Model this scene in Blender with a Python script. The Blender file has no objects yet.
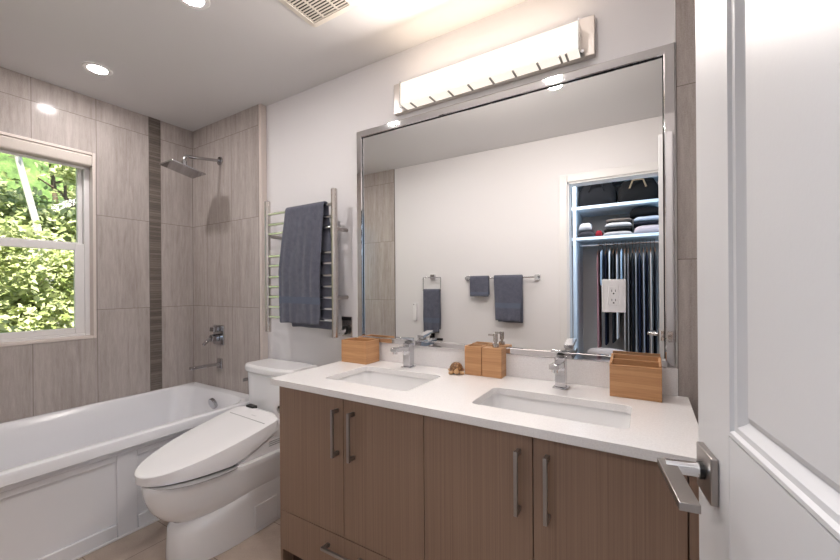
import bpy, bmesh, math, random
from mathutils import Vector, Matrix, noise

random.seed(7)
scene = bpy.context.scene
COL = scene.collection
PI = math.pi

# ------------------------------------------------------------------ camera
cam_data = bpy.data.cameras.new('camera')
cam = bpy.data.objects.new('camera', cam_data)
COL.objects.link(cam)
cam_data.sensor_width = 36.0
cam_data.lens = 373.3 / 840 * 36
cam_data.shift_y = 7.0 / 840
cam_data.clip_start = 0.01
cam.matrix_world = (Matrix.Translation((0, -1.6, 1.21)) @ Matrix.Rotation(math.radians(31.4), 4, 'Z')
                    @ Matrix.Rotation(math.radians(90), 4, 'X') @ Matrix.Rotation(math.radians(-0.42), 4, 'Z'))
scene.camera = cam

# ------------------------------------------------------------------ world, sun, exposure
scene.view_settings.view_transform = 'Standard'
scene.view_settings.look = 'None'
scene.view_settings.gamma = 1.0
scene.view_settings.use_curve_mapping = False
scene.view_settings.exposure = 0.27
world = bpy.data.worlds.new('sky')
scene.world = world
world.use_nodes = True
wn = world.node_tree.nodes
wl = world.node_tree.links
wbg = wn['Background']
sky = wn.new('ShaderNodeTexSky')
sky.sky_type = 'HOSEK_WILKIE'
sky.sun_direction = (0.45, 0.3, 0.84)
sky.turbidity = 4.0
wl.new(sky.outputs[0], wbg.inputs[0])
wbg.inputs[1].default_value = 6.0

sun_data = bpy.data.lights.new('sun', 'SUN')
sun_data.energy = 17.0
sun_data.angle = math.radians(1.0)
sun_data.color = (1.0, 0.95, 0.86)
sun = bpy.data.objects.new('sun', sun_data)
COL.objects.link(sun)
sun.rotation_euler = Vector((0.5, -0.25, 0.85)).to_track_quat('Z', 'Y').to_euler()

VANITY_GLOW = 0.78
DOWNLIGHT_GLOW = 300.0
# daylight from the window of the dressing room behind the camera
def area(name, loc, target, sx, sy, watts, color):
    d = bpy.data.lights.new(name, 'AREA')
    d.shape = 'RECTANGLE'
    d.size, d.size_y, d.energy, d.color = sx, sy, watts, color
    o = bpy.data.objects.new(name, d)
    COL.objects.link(o)
    o.location = loc
    o.rotation_euler = (Vector(loc) - Vector(target)).to_track_quat('Z', 'Y').to_euler()
    return o
area('closet_window_daylight', (0.98, -2.05, 1.5), (-0.6, -2.3, 1.3), 0.6, 1.1, 17, (0.47, 0.75, 1.0))
area('closet_fill_light', (-0.55, -2.08, 2.40), (-0.55, -2.08, 0), 0.5, 0.3, 16, (0.98, 0.97, 1.0))  # unseen fill light added to brighten the closet and the open door

# ------------------------------------------------------------------ helpers
def nbm():
    return bmesh.new()

def box(bm, x0, x1, y0, y1, z0, z1):
    v = [bm.verts.new(p) for p in ((x0, y0, z0), (x1, y0, z0), (x1, y1, z0), (x0, y1, z0),
                                   (x0, y0, z1), (x1, y0, z1), (x1, y1, z1), (x0, y1, z1))]
    for f in ((3, 2, 1, 0), (4, 5, 6, 7), (0, 1, 5, 4), (1, 2, 6, 5), (2, 3, 7, 6), (3, 0, 4, 7)):
        bm.faces.new([v[i] for i in f])
    return v

def B(x0, x1, y0, y1, z0, z1):
    bm = nbm(); box(bm, x0, x1, y0, y1, z0, z1); return bm

def loft(bm, loops, cap0=True, cap1=True, closed=True):
    rows = [[bm.verts.new(p) for p in lp] for lp in loops]
    n = len(rows[0])
    for a, b in zip(rows, rows[1:]):
        for i in range(n if closed else n - 1):
            j = (i + 1) % n
            bm.faces.new((a[i], a[j], b[j], b[i]))
    if cap0: bm.faces.new(rows[0][::-1])
    if cap1: bm.faces.new(rows[-1])
    return rows

def tube(bm, pts, r, seg=12, caps=True):
    pts = [Vector(p) for p in pts]
    rs = r if isinstance(r, (list, tuple)) else [r] * len(pts)
    loops = []
    up = None
    for i, p in enumerate(pts):
        if i == 0: t = pts[1] - p
        elif i == len(pts) - 1: t = p - pts[i - 1]
        else: t = (pts[i + 1] - p).normalized() + (p - pts[i - 1]).normalized()
        t.normalize()
        if up is None:
            up = Vector((0, 0, 1)) if abs(t.z) < 0.9 else Vector((1, 0, 0))
        a = t.cross(up)
        if a.length < 1e-4: a = t.cross(Vector((0.3, 1, 0.2)))
        a.normalize(); b = t.cross(a).normalized()
        up = a.cross(t) * 1.0
        loops.append([p + (a * math.cos(2 * PI * k / seg) + b * math.sin(2 * PI * k / seg)) * rs[i] for k in range(seg)])
    loft(bm, loops, caps, caps)

def cyl(bm, p0, p1, r, seg=20):
    tube(bm, [p0, p1], r, seg)

def arc_pts(c, r, a0, a1, u, v, n=6):
    c, u, v = Vector(c), Vector(u), Vector(v)
    return [c + (u * math.cos(a0 + (a1 - a0) * i / n) + v * math.sin(a0 + (a1 - a0) * i / n)) * r for i in range(n + 1)]

def rrect(cx, cy, hx, hy, r, z, n=6):
    out = []
    for sx, sy, a0 in ((1, 1, 0), (-1, 1, PI / 2), (-1, -1, PI), (1, -1, 1.5 * PI)):
        for k in range(n + 1):
            a = a0 + PI / 2 * k / n
            out.append((cx + sx * (hx - r) + r * math.cos(a), cy + sy * (hy - r) + r * math.sin(a), z))
    return out

def wloc(o):
    v = Vector((0, 0, 0))
    while o is not None:
        v = v + Vector(o.location); o = o.parent
    return v

def obj(name, bm, m, parent=None, smooth=None, bevel=0.0, local=False, segs=2):
    """link ONE mesh object; coordinates are given in the room and moved to the parent's base"""
    bmesh.ops.recalc_face_normals(bm, faces=bm.faces[:])
    if parent is not None and not local:
        off = wloc(parent)
        for v in bm.verts: v.co -= off
    me = bpy.data.meshes.new(name)
    bm.to_mesh(me); bm.free()
    for mm in (m if isinstance(m, (list, tuple)) else [m]):
        me.materials.append(mm)
    o = bpy.data.objects.new(name, me)
    COL.objects.link(o)
    o.parent = parent
    if smooth:
        for p in me.polygons: p.use_smooth = True
        me.set_sharp_from_angle(angle=math.radians(smooth))
    if bevel:
        b = o.modifiers.new('bevel', 'BEVEL')
        b.width = bevel; b.segments = segs; b.limit_method = 'ANGLE'
        b.harden_normals = False
        for p in me.polygons: p.use_smooth = True
        if not smooth: me.set_sharp_from_angle(angle=math.radians(35))
    return o

def tag(o, label, cat, group=None, kind=None):
    o['label'] = label; o['category'] = cat
    if group: o['group'] = group
    if kind: o['kind'] = kind
    return o

def thing(name, label, cat, loc=(0, 0, 0), group=None, rz=0.0):
    o = bpy.data.objects.new(name, None)
    o.empty_display_size = 0.05
    COL.objects.link(o)
    o.location = loc; o.rotation_euler = (0, 0, rz)
    return tag(o, label, cat, group)

def struct(name, bm, m, label, cat, **k):
    o = obj(name, bm, m, **k)
    return tag(o, label, cat, kind='structure')

# ------------------------------------------------------------------ materials
def mat(name, col, rough=0.5, metal=0.0, spec=0.5, **kw):
    m = bpy.data.materials.new(name); m.use_nodes = True
    p = m.node_tree.nodes['Principled BSDF']
    p.inputs['Base Color'].default_value = (*col, 1)
    p.inputs['Roughness'].default_value = rough
    p.inputs['Metallic'].default_value = metal
    p.inputs['Specular IOR Level'].default_value = spec
    for k, v in kw.items():
        p.inputs[k.replace('_', ' ')].default_value = v
    return m

class G:
    """small node-graph writer"""
    def __init__(s, m):
        s.m = m; s.n = m.node_tree.nodes; s.l = m.node_tree.links; s.p = s.n['Principled BSDF']
        s.tc = s.n.new('ShaderNodeTexCoord')
    def xyz(s, scale=None):
        if scale is None: return s.tc.outputs['Object']
        mp = s.n.new('ShaderNodeMapping'); mp.inputs['Scale'].default_value = scale
        s.l.new(s.tc.outputs['Object'], mp.inputs[0]); return mp.outputs[0]
    def sep(s):
        q = s.n.new('ShaderNodeSeparateXYZ'); s.l.new(s.tc.outputs['Object'], q.inputs[0]); return q.outputs
    def math(s, op, a, b=None, c=None):
        q = s.n.new('ShaderNodeMath'); q.operation = op
        for i, x in enumerate((a, b, c)):
            if x is None: continue
            if isinstance(x, (int, float)): q.inputs[i].default_value = x
            else: s.l.new(x, q.inputs[i])
        return q.outputs[0]
    def noise(s, vec, scale, detail=4, rough=0.6, dist=0.0):
        q = s.n.new('ShaderNodeTexNoise'); s.l.new(vec, q.inputs['Vector'])
        q.inputs['Scale'].default_value = scale; q.inputs['Detail'].default_value = detail
        q.inputs['Roughness'].default_value = rough; q.inputs['Distortion'].default_value = dist
        return q.outputs[0]
    def ramp(s, fac, stops):
        q = s.n.new('ShaderNodeValToRGB'); s.l.new(fac, q.inputs[0])
        e = q.color_ramp.elements
        while len(e) < len(stops): e.new(0.5)
        for el, (pos, c) in zip(e, stops):
            el.position = pos; el.color = (*c, 1)
        return q.outputs[0]
    def mix(s, fac, a, b, mode='MIX'):
        q = s.n.new('ShaderNodeMix'); q.data_type = 'RGBA'; q.blend_type = mode
        for i, x in ((0, fac), (6, a), (7, b)):
            if isinstance(x, (int, float)): q.inputs[i].default_value = x
            elif isinstance(x, tuple): q.inputs[i].default_value = (*x, 1)
            else: s.l.new(x, q.inputs[i])
        return q.outputs[2]
    def bump(s, h, strength=0.2, dist=0.01):
        q = s.n.new('ShaderNodeBump'); q.inputs['Strength'].default_value = strength
        q.inputs['Distance'].default_value = dist
        s.l.new(h, q.inputs['Height']); s.l.new(q.outputs[0], s.p.inputs['Normal'])
    def color(s, c): s.l.new(c, s.p.inputs['Base Color'])

def tile_mat(name, axis, u0, w, z0=1.08, h=0.605, stops=None, rough=0.16, spec=0.14):
    m = mat(name, (0.4, 0.35, 0.3), rough, spec=spec); g = G(m)
    q = g.sep(); u = q[axis]; z = q[2]
    uu = g.math('DIVIDE', g.math('SUBTRACT', u, u0), w)
    zz = g.math('DIVIDE', g.math('SUBTRACT', z, z0), h)
    def line(t, size):
        fr = g.math('SUBTRACT', t, g.math('ROUND', t))
        return g.math('LESS_THAN', g.math('MULTIPLY', g.math('ABSOLUTE', fr), size), 0.0014)
    grout = g.math('MAXIMUM', line(uu, w), line(zz, h))
    tid = g.math('ADD', g.math('MULTIPLY', g.math('FLOOR', uu), 3.7), g.math('MULTIPLY', g.math('FLOOR', zz), 1.9))
    cmb = g.n.new('ShaderNodeCombineXYZ')
    g.l.new(g.math('ADD', g.math('MULTIPLY', u, 22.0), tid), cmb.inputs[0])
    g.l.new(tid, cmb.inputs[1])
    g.l.new(g.math('MULTIPLY', z, 1.3), cmb.inputs[2])
    v1 = g.noise(cmb.outputs[0], 1.0, 5, 0.62, 0.6)
    cmb2 = g.n.new('ShaderNodeCombineXYZ')
    g.l.new(g.math('ADD', g.math('MULTIPLY', u, 70.0), tid), cmb2.inputs[0])
    g.l.new(tid, cmb2.inputs[1])
    g.l.new(g.math('MULTIPLY', z, 9.0), cmb2.inputs[2])
    v2 = g.noise(cmb2.outputs[0], 1.0, 4, 0.7, 0.3)
    v3 = g.noise(g.xyz(), 260.0, 2, 0.5)
    v = g.math('ADD', g.math('MULTIPLY', v1, 0.40), g.math('ADD', g.math('MULTIPLY', v2, 0.34), g.math('MULTIPLY', v3, 0.26)))
    c = g.ramp(v, stops or [(0.30, (0.29, 0.248, 0.225)), (0.44, (0.405, 0.356, 0.328)), (0.54, (0.475, 0.425, 0.397)), (0.68, (0.57, 0.518, 0.488))])
    g.color(g.mix(grout, c, (0.22, 0.19, 0.17)))
    g.bump(g.math('SUBTRACT', 1.0, grout), 0.3, 0.002)
    return m

def wood_mat(name, c0, c1, axis, fine, rough=0.4, long=1.0, lo=0.35, hi=0.65):
    """straight-grained wood: grain lines run along `axis`"""
    m = mat(name, c0, rough); g = G(m)
    sc = [fine, fine, fine]; sc[axis] = long
    n1 = g.noise(g.xyz(tuple(sc)), 1.0, 4, 0.7, 0.1)
    sc2 = [fine * 4.5] * 3; sc2[axis] = long * 3
    n2 = g.noise(g.xyz(tuple(sc2)), 1.0, 2, 0.6)
    v = g.math('ADD', g.math('MULTIPLY', n1, 0.6), g.math('MULTIPLY', n2, 0.4))
    g.color(g.ramp(v, [(lo, c0), (hi, c1)]))
    g.bump(v, 0.08, 0.002)
    return m

def towel_mat(name, c0, c1):
    m = mat(name, c0, 0.95, spec=0.15); g = G(m)
    n = g.noise(g.xyz(), 420.0, 2, 0.6); n2 = g.noise(g.xyz(), 30.0, 3, 0.6)
    v = g.math('ADD', g.math('MULTIPLY', n, 0.7), g.math('MULTIPLY', n2, 0.3))
    g.color(g.ramp(v, [(0.3, c0), (0.7, c1)]))
    g.bump(n, 0.7, 0.004)
    g.p.inputs['Sheen Weight'].default_value = 0.25
    return m

def emit_mat(name, col, strength):
    m = bpy.data.materials.new(name); m.use_nodes = True
    p = m.node_tree.nodes['Principled BSDF']
    p.inputs['Base Color'].default_value = (0.3, 0.3, 0.3, 1)
    p.inputs['Emission Color'].default_value = (*col, 1)
    p.inputs['Emission Strength'].default_value = strength
    return m

def paint_mat(name, col, rough=0.6):
    m = mat(name, col, rough, spec=0.3); g = G(m)
    g.bump(g.noise(g.xyz(), 180.0, 3, 0.6), 0.05, 0.002)
    return m

M = {}
M['wall'] = paint_mat('white wall paint', (0.80, 0.778, 0.785))
M['ceiling'] = paint_mat('ceiling paint', (0.70, 0.685, 0.685), 0.8)
M['tile_y'] = tile_mat('wall tile window side', 1, -0.345, 0.2945)
M['tile_x'] = tile_mat('wall tile shower side', 0, -2.195, 0.305)
M['tile_r'] = tile_mat('wall tile beside mirror', 0, 0.089, 0.305, z0=1.30)
M['tile_f'] = tile_mat('wall tile tub end', 0, -2.195, 0.61, rough=0.1, spec=0.6)
M['trim'] = mat('white trim paint', (0.80, 0.78, 0.77), 0.35)
M['bull'] = mat('pale tile edge', (0.70, 0.62, 0.57), 0.35)
M['porcelain'] = mat('white porcelain', (0.88, 0.87, 0.87), 0.12, Coat_Weight=0.3)
M['acrylic'] = mat('white acrylic', (0.86, 0.86, 0.885), 0.13)
M['plastic'] = mat('white plastic', (0.90, 0.885, 0.89), 0.25)
M['greyplastic'] = mat('grey plastic', (0.35, 0.34, 0.34), 0.4)
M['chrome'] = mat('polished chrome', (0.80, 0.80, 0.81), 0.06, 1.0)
M['framechrome'] = mat('polished frame', (0.80, 0.79, 0.80), 0.045, 1.0)
M['steel'] = mat('brushed steel', (0.62, 0.58, 0.55), 0.26, 1.0)
M['darkchrome'] = mat('dark chrome', (0.50, 0.50, 0.52), 0.09, 1.0)  # darker chrome of the tub and shower fittings
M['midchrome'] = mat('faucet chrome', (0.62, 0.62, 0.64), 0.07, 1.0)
M['pull'] = mat('dark brushed nickel', (0.36, 0.34, 0.33), 0.28, 1.0)
M['satin'] = mat('satin light metal', (0.66, 0.61, 0.57), 0.3, 1.0)
M['nickel'] = mat('brushed nickel', (0.40, 0.37, 0.35), 0.33, 1.0)
M['mirror'] = mat('mirror silver', (0.93, 0.94, 0.935), 0.0, 1.0)
M['black'] = mat('black', (0.012, 0.012, 0.012), 0.4)
M['dark'] = mat('duct shade', (0.03, 0.022, 0.018), 0.7)
M['quartz'] = mat('white quartz', (0.84, 0.815, 0.805), 0.18)
g = G(M['quartz']); g.color(g.ramp(g.noise(g.xyz(), 240, 3, 0.7), [(0.35, (0.83, 0.805, 0.80)), (0.6, (0.90, 0.88, 0.875))]))
M['cab'] = wood_mat('walnut laminate', (0.215, 0.135, 0.092), (0.345, 0.228, 0.163), 2, 190, 0.45, 0.7, 0.30, 0.72)
M['cabh'] = wood_mat('walnut laminate drawer', (0.215, 0.135, 0.092), (0.345, 0.228, 0.163), 2, 190, 0.45, 0.7, 0.30, 0.72)
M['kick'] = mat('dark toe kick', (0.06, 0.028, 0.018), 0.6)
M['bamboo'] = wood_mat('bamboo', (0.36, 0.15, 0.055), (0.63, 0.33, 0.15), 0, 1, 0.4, 1.0)
def bamboo():
    m = mat('bamboo strips', (0.6, 0.33, 0.15), 0.42); g = G(m)
    q = g.sep()
    zz = g.math('FLOOR', g.math('MULTIPLY', q[2], 72.0))
    wn_ = g.n.new('ShaderNodeTexWhiteNoise'); wn_.noise_dimensions = '1D'
    g.l.new(zz, wn_.inputs['W'])
    c1 = g.noise(g.xyz((7, 7, 260)), 1.0, 3, 0.7)
    v = g.math('ADD', g.math('MULTIPLY', wn_.outputs[0], 0.2), g.math('MULTIPLY', c1, 0.8))
    g.color(g.ramp(v, [(0.15, (0.42, 0.20, 0.085)), (0.5, (0.56, 0.295, 0.135)), (0.85, (0.68, 0.40, 0.21))]))
    return m
M['bamboo'] = bamboo()
M['towel'] = towel_mat('slate blue terry', (0.060, 0.064, 0.090), (0.165, 0.172, 0.225))
M['band'] = mat('woven towel band', (0.125, 0.145, 0.20), 0.8, spec=0.2)
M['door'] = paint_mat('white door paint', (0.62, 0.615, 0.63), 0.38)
M['glow'] = emit_mat('lit frosted glass', (1.0, 0.93, 0.82), VANITY_GLOW)
M['lamp'] = emit_mat('downlight lens', (1.0, 0.95, 0.935), DOWNLIGHT_GLOW)
def floor_mat():
    m = mat('beige floor tile', (0.5, 0.4, 0.33), 0.4); g = G(m)
    q = g.sep()
    a = g.math('DIVIDE', g.math('ADD', q[0], 2.0), 0.61)
    b = g.math('DIVIDE', g.math('ADD', q[1], 0.655), 0.305)
    def line(t, s_):
        return g.math('LESS_THAN', g.math('MULTIPLY', g.math('ABSOLUTE', g.math('SUBTRACT', t, g.math('ROUND', t))), s_), 0.0018)
    gr = g.math('MAXIMUM', line(a, 0.61), line(b, 0.305))
    n = g.noise(g.xyz(), 160, 4, 0.7); n2 = g.noise(g.xyz(), 9, 3, 0.6)
    v = g.math('ADD', g.math('MULTIPLY', n, 0.5), g.math('MULTIPLY', n2, 0.5))
    g.color(g.mix(gr, g.ramp(v, [(0.3, (0.40, 0.315, 0.255)), (0.7, (0.56, 0.455, 0.38))]), (0.22, 0.17, 0.135)))
    return m
M['floor'] = floor_mat()
def mosaic_mat():
    m = mat('dark stacked mosaic', (0.1, 0.08, 0.07), 0.3); g = G(m)
    q = g.sep()
    zz = g.math('MULTIPLY', q[2], 62.0)
    row = g.math('FLOOR', zz)
    wn_ = g.n.new('ShaderNodeTexWhiteNoise'); wn_.noise_dimensions = '1D'
    g.l.new(row, wn_.inputs['W'])
    seam = g.math('GREATER_THAN', g.math('ABSOLUTE', g.math('SUBTRACT', zz, g.math('ADD', row, 0.5))), 0.45)
    big = g.math('MULTIPLY', q[2], 13.0)
    seam2 = g.math('GREATER_THAN', g.math('ABSOLUTE', g.math('SUBTRACT', g.math('FRACT', big), 0.5)), 0.475)
    n = g.noise(g.xyz((40, 40, 200)), 1.0, 3, 0.6)
    v = g.math('ADD', g.math('MULTIPLY', wn_.outputs[0], 0.5), g.math('MULTIPLY', n, 0.5))
    c = g.ramp(v, [(0.2, (0.115, 0.096, 0.082)), (0.5, (0.168, 0.14, 0.12)), (0.85, (0.24, 0.203, 0.175))])
    c = g.mix(seam, c, (0.06, 0.05, 0.042)); c = g.mix(seam2, c, (0.20, 0.17, 0.15))
    g.color(c); return m
M['mosaic'] = mosaic_mat()
def pane_mat():
    m = bpy.data.materials.new('window glass'); m.use_nodes = True
    n, l = m.node_tree.nodes, m.node_tree.links
    out = n['Material Output']; n.remove(n['Principled BSDF'])
    t = n.new('ShaderNodeBsdfTransparent'); t.inputs[0].default_value = (0.95, 0.97, 0.96, 1)
    gl = n.new('ShaderNodeBsdfGlossy'); gl.inputs['Roughness'].default_value = 0.02
    f = n.new('ShaderNodeFresnel'); f.inputs[0].default_value = 1.22
    mx = n.new('ShaderNodeMixShader')
    l.new(f.outputs[0], mx.inputs[0]); l.new(t.outputs[0], mx.inputs[1]); l.new(gl.outputs[0], mx.inputs[2])
    l.new(mx.outputs[0], out.inputs[0]); return m
M['pane'] = pane_mat()
def cloth(name, col, rough=0.9):
    m = mat(name, col, rough, spec=0.2); g = G(m)
    g.bump(g.noise(g.xyz(), 300, 2, 0.6), 0.2, 0.002); return m
M['blind'] = cloth('roller blind fabric', (0.62, 0.56, 0.51))

# ------------------------------------------------------------------ room shell
CE = 2.426          # ceiling height
FR = -1.615         # front wall plane
XW = -3.0           # window wall plane
DL, DR, DH = -0.52, 0.192, 2.04   # doorway
struct('floor', B(-3.15, 1.12, -3.1, 0.12, -0.1, 0.0), M['floor'], 'beige tiled bathroom floor around the toilet', 'floor')
struct('ceiling', B(-3.15, 1.12, -3.1, 0.12, CE, CE + 0.1), M['ceiling'], 'white painted ceiling with downlights and vent', 'ceiling')
struct('wall_back', B(-3.15, 1.12, 0.0, 0.12, 0.0, CE), M['wall'], 'white painted wall behind the mirror and towel warmer', 'wall')
# window wall with its opening
WY0, WY1, WZ0, WZ1 = -1.50, -0.657, 0.915, 2.062
bm = nbm()
box(bm, XW - 0.15, XW, -3.1, WY0, 0, CE); box(bm, XW - 0.15, XW, WY1, 0.0, 0, CE)
box(bm, XW - 0.15, XW, WY0, WY1, 0, WZ0); box(bm, XW - 0.15, XW, WY0, WY1, WZ1, CE)
struct('wall_left', bm, M['tile_y'], 'grey vein-cut tiled wall around the window', 'wall')
struct('wall_shower', B(XW, -2.195, -0.045, 0.0, 0.0, CE), M['tile_x'], 'grey vein-cut tiled wall carrying the shower fittings', 'wall')
struct('trim_1', B(-2.195, -2.168, -0.045, 0.0, 0.0, CE), M['bull'], 'pale rounded tile edge ending the shower wall', 'trim', bevel=0.004)
struct('trim_2', B(XW, XW + 0.004, -0.345, -0.272, 0.42, CE), M['mosaic'], 'dark stacked mosaic strip running up the tiled wall', 'mosaic strip')
struct('wall_tile_right', B(0.089, 1.0, -0.012, 0.0, 0.0, CE), M['tile_r'], 'grey tiled strip of wall between mirror and open door', 'wall')
struct('trim_3', B(0.0868, 0.0888, -0.013, 0.0, 0.925, CE), M['trim'], 'thin pale edge strip between white wall and right tile', 'trim')
bm = nbm()
box(bm, XW, DL, FR - 0.12, FR, 0, CE); box(bm, DR, 1.0, FR - 0.12, FR, 0, CE); box(bm, DL, DR, FR - 0.12, FR, DH, CE)
struct('wall_front', bm, M['wall'], 'white painted wall with the doorway, seen in the mirror', 'wall')
struct('wall_front_tile', B(XW, -2.195, FR, FR + 0.012, 0, CE), M['tile_f'], 'grey tile at the tub end, seen in the mirror', 'wall')
struct('wall_right', B(1.0, 1.12, -3.1, 0.0, 0, CE), M['wall'], 'white wall at the far right behind the door', 'wall')
bm = nbm(); box(bm, -1.5, 1.0, -3.1, -3.0, 0, CE); box(bm, -1.6, -1.5, -3.1, FR - 0.12, 0, CE)
struct('wall_closet', bm, M['wall'], 'grey-lit wall at the back of the closet', 'wall')

def casing(side):
    bm = nbm()
    y0, y1 = (FR, FR + 0.016) if side > 0 else (FR - 0.136, FR - 0.12)
    w = 0.062
    box(bm, DL - w, DL, y0, y1, 0, DH + w); box(bm, DR, DR + w, y0, y1, 0, DH + w); box(bm, DL, DR, y0, y1, DH, DH + w)
    return bm
struct('trim_4', casing(1), M['trim'], 'white casing framing the doorway, seen in the mirror', 'door casing', bevel=0.004)
bm = nbm()
box(bm, DL, DL + 0.012, FR - 0.12, FR, 0, DH); box(bm, DR - 0.012, DR, FR - 0.12, FR, 0, DH); box(bm, DL, DR, FR - 0.12, FR, DH - 0.012, DH)
struct('trim_5', bm, M['trim'], 'white jamb lining inside the doorway', 'door jamb')
struct('baseboard_front', B(-2.15, DL - 0.062, FR, FR + 0.014, 0, 0.10), M['trim'], 'white baseboard along the towel rail wall', 'baseboard')

# window
w = thing('window_1', 'white-framed sash window over the bathtub', 'window', (XW - 0.11, (WY0 + WY1) / 2, WZ0)); w['kind'] = 'structure'
bm = nbm(); x0, x1 = XW - 0.12, XW - 0.055
box(bm, x0, x1, WY0, WY0 + 0.028, WZ0, WZ1); box(bm, x0, x1, WY1 - 0.028, WY1, WZ0, WZ1)
box(bm, x0, x1, WY0 + 0.028, WY1 - 0.028, WZ0, WZ0 + 0.02); box(bm, x0, x1, WY0 + 0.028, WY1 - 0.028, WZ1 - 0.03, WZ1)
obj('window_frame', bm, M['trim'], w, bevel=0.003)
def sash(z0, z1, xx, fw, rail0, rail1, nm):
    y0, y1 = WY0 + 0.028, WY1 - 0.028
    bm = nbm()
    box(bm, xx, xx + 0.026, y0, y0 + fw, z0, z1); box(bm, xx, xx + 0.026, y1 - fw, y1, z0, z1)
    box(bm, xx, xx + 0.026, y0 + fw, y1 - fw, z0, z0 + rail0); box(bm, xx, xx + 0.026, y0 + fw, y1 - fw, z1 - rail1, z1)
    s_ = obj(nm, bm, M['trim'], w, bevel=0.003)
    obj('pane', B(xx + 0.011, xx + 0.015, y0 + fw - 0.004, y1 - fw + 0.004, z0 + rail0 - 0.004, z1 - rail1 + 0.004), M['pane'], s_)
    return s_
sash(1.478, WZ1 - 0.03, XW - 0.113, 0.024, 0.03, 0.03, 'upper_sash')
lo = sash(WZ0 + 0.02, 1.497, XW - 0.084, 0.046, 0.036, 0.042, 'lower_sash')
obj('sash_lock', B(XW - 0.083, XW - 0.062, -1.11, -1.05, 1.497, 1.512), M['trim'], lo, bevel=0.003)
bm = nbm()
for y0, y1, z0, z1 in ((WY1 - 0.004, WY1 + 0.012, WZ0 - 0.014, WZ1 + 0.012), (WY0 - 0.012, WY0 + 0.004, WZ0 - 0.014, WZ1 + 0.012),
                       (WY0 + 0.004, WY1 - 0.004, WZ0 - 0.014, WZ0 + 0.004), (WY0 + 0.004, WY1 - 0.004, WZ1 - 0.004, WZ1 + 0.012)):
    box(bm, XW - 0.054, XW + 0.005, y0, y1, z0, z1)
struct('trim_6', bm, M['bull'], 'pale tile edge lining the window recess', 'window trim', bevel=0.003)
rb = thing('roller_blind', 'beige roller blind rolled up at the top of the window', 'blind', (XW - 0.025, -1.08, 2.02))
bm = nbm(); box(bm, XW - 0.05, XW + 0.02, WY0 + 0.006, WY1 - 0.006, 1.982, 2.052)
obj('cassette', bm, M['blind'], rb, bevel=0.012, segs=3)
obj('hem_bar', B(XW - 0.042, XW - 0.03, WY0 + 0.03, WY1 - 0.035, 1.968, 1.982), M['trim'], rb, bevel=0.002)

# ------------------------------------------------------------------ ceiling fittings
def downlight(x, y, label):
    t = thing('recessed_downlight', label, 'ceiling light', (x, y, CE), 'recessed ceiling downlights')
    bm = nbm()
    loops = []
    for r, z in ((0.041, CE - 0.001), (0.043, CE - 0.006), (0.062, CE - 0.006), (0.066, CE - 0.001)):
        loops.append([(x + r * math.cos(2 * PI * k / 40), y + r * math.sin(2 * PI * k / 40), z) for k in range(40)])
    loft(bm, loops, False, False)
    obj('trim_ring', bm, M['trim'], t, smooth=40)
    bm = nbm()
    loft(bm, [[(x + r * math.cos(2 * PI * k / 40), y + r * math.sin(2 * PI * k / 40), z) for k in range(40)]
              for r, z in ((0.041, CE - 0.001), (0.040, CE - 0.004), (0.030, CE - 0.007), (0.01, CE - 0.008))])
    obj('lens', bm, M['lamp'], t, smooth=60)
downlight(-2.58, -0.765, 'round downlight in the ceiling over the bathtub')
downlight(-1.615, -0.76, 'round downlight cut off by the top edge above the toilet')
downlight(-0.46, -0.79, 'round downlight above the vanity seen only in the mirror')

v = thing('exhaust_vent', 'square cream ceiling exhaust vent with slotted grille', 'vent', (-1.175, -0.51, CE))
x0, x1, y0, y1 = -1.318, -1.035, -0.655, -0.368
bm = nbm()
lp = []
for ins, z in ((0, CE - 0.001), (0.004, CE - 0.012), (0.034, CE - 0.020), (0.038, CE - 0.012)):
    lp.append(rrect((x0 + x1) / 2, (y0 + y1) / 2, (x1 - x0) / 2 - ins, (y1 - y0) / 2 - ins, 0.018 if ins < 0.02 else 0.004, z))
loft(bm, lp, False, False)
cream = mat('cream plastic', (0.74, 0.68, 0.60), 0.45)
obj('grille_frame', bm, cream, v, smooth=40)
obj('duct_shade_plate', B(x0 + 0.036, x1 - 0.036, y0 + 0.036, y1 - 0.036, CE - 0.008, CE - 0.002), M['dark'], v)  # solid dark plate; the shade inside the duct is put into its colour
bm = nbm(); n = 15
for i in range(n + 1):
    yy = y0 + 0.038 + (y1 - y0 - 0.076) * i / n
    box(bm, x0 + 0.036, x1 - 0.036, yy - 0.0036, yy + 0.0036, CE - 0.018, CE - 0.0165)
obj('slat_grille', bm, cream, v)
bm = nbm()
for k in (0.36, 0.66):
    xx = x0 + (x1 - x0) * k
    box(bm, xx - 0.005, xx + 0.005, y0 + 0.036, y1 - 0.036, CE - 0.0188, CE - 0.0181)
obj('cross_bar', bm, cream, v)

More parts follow.
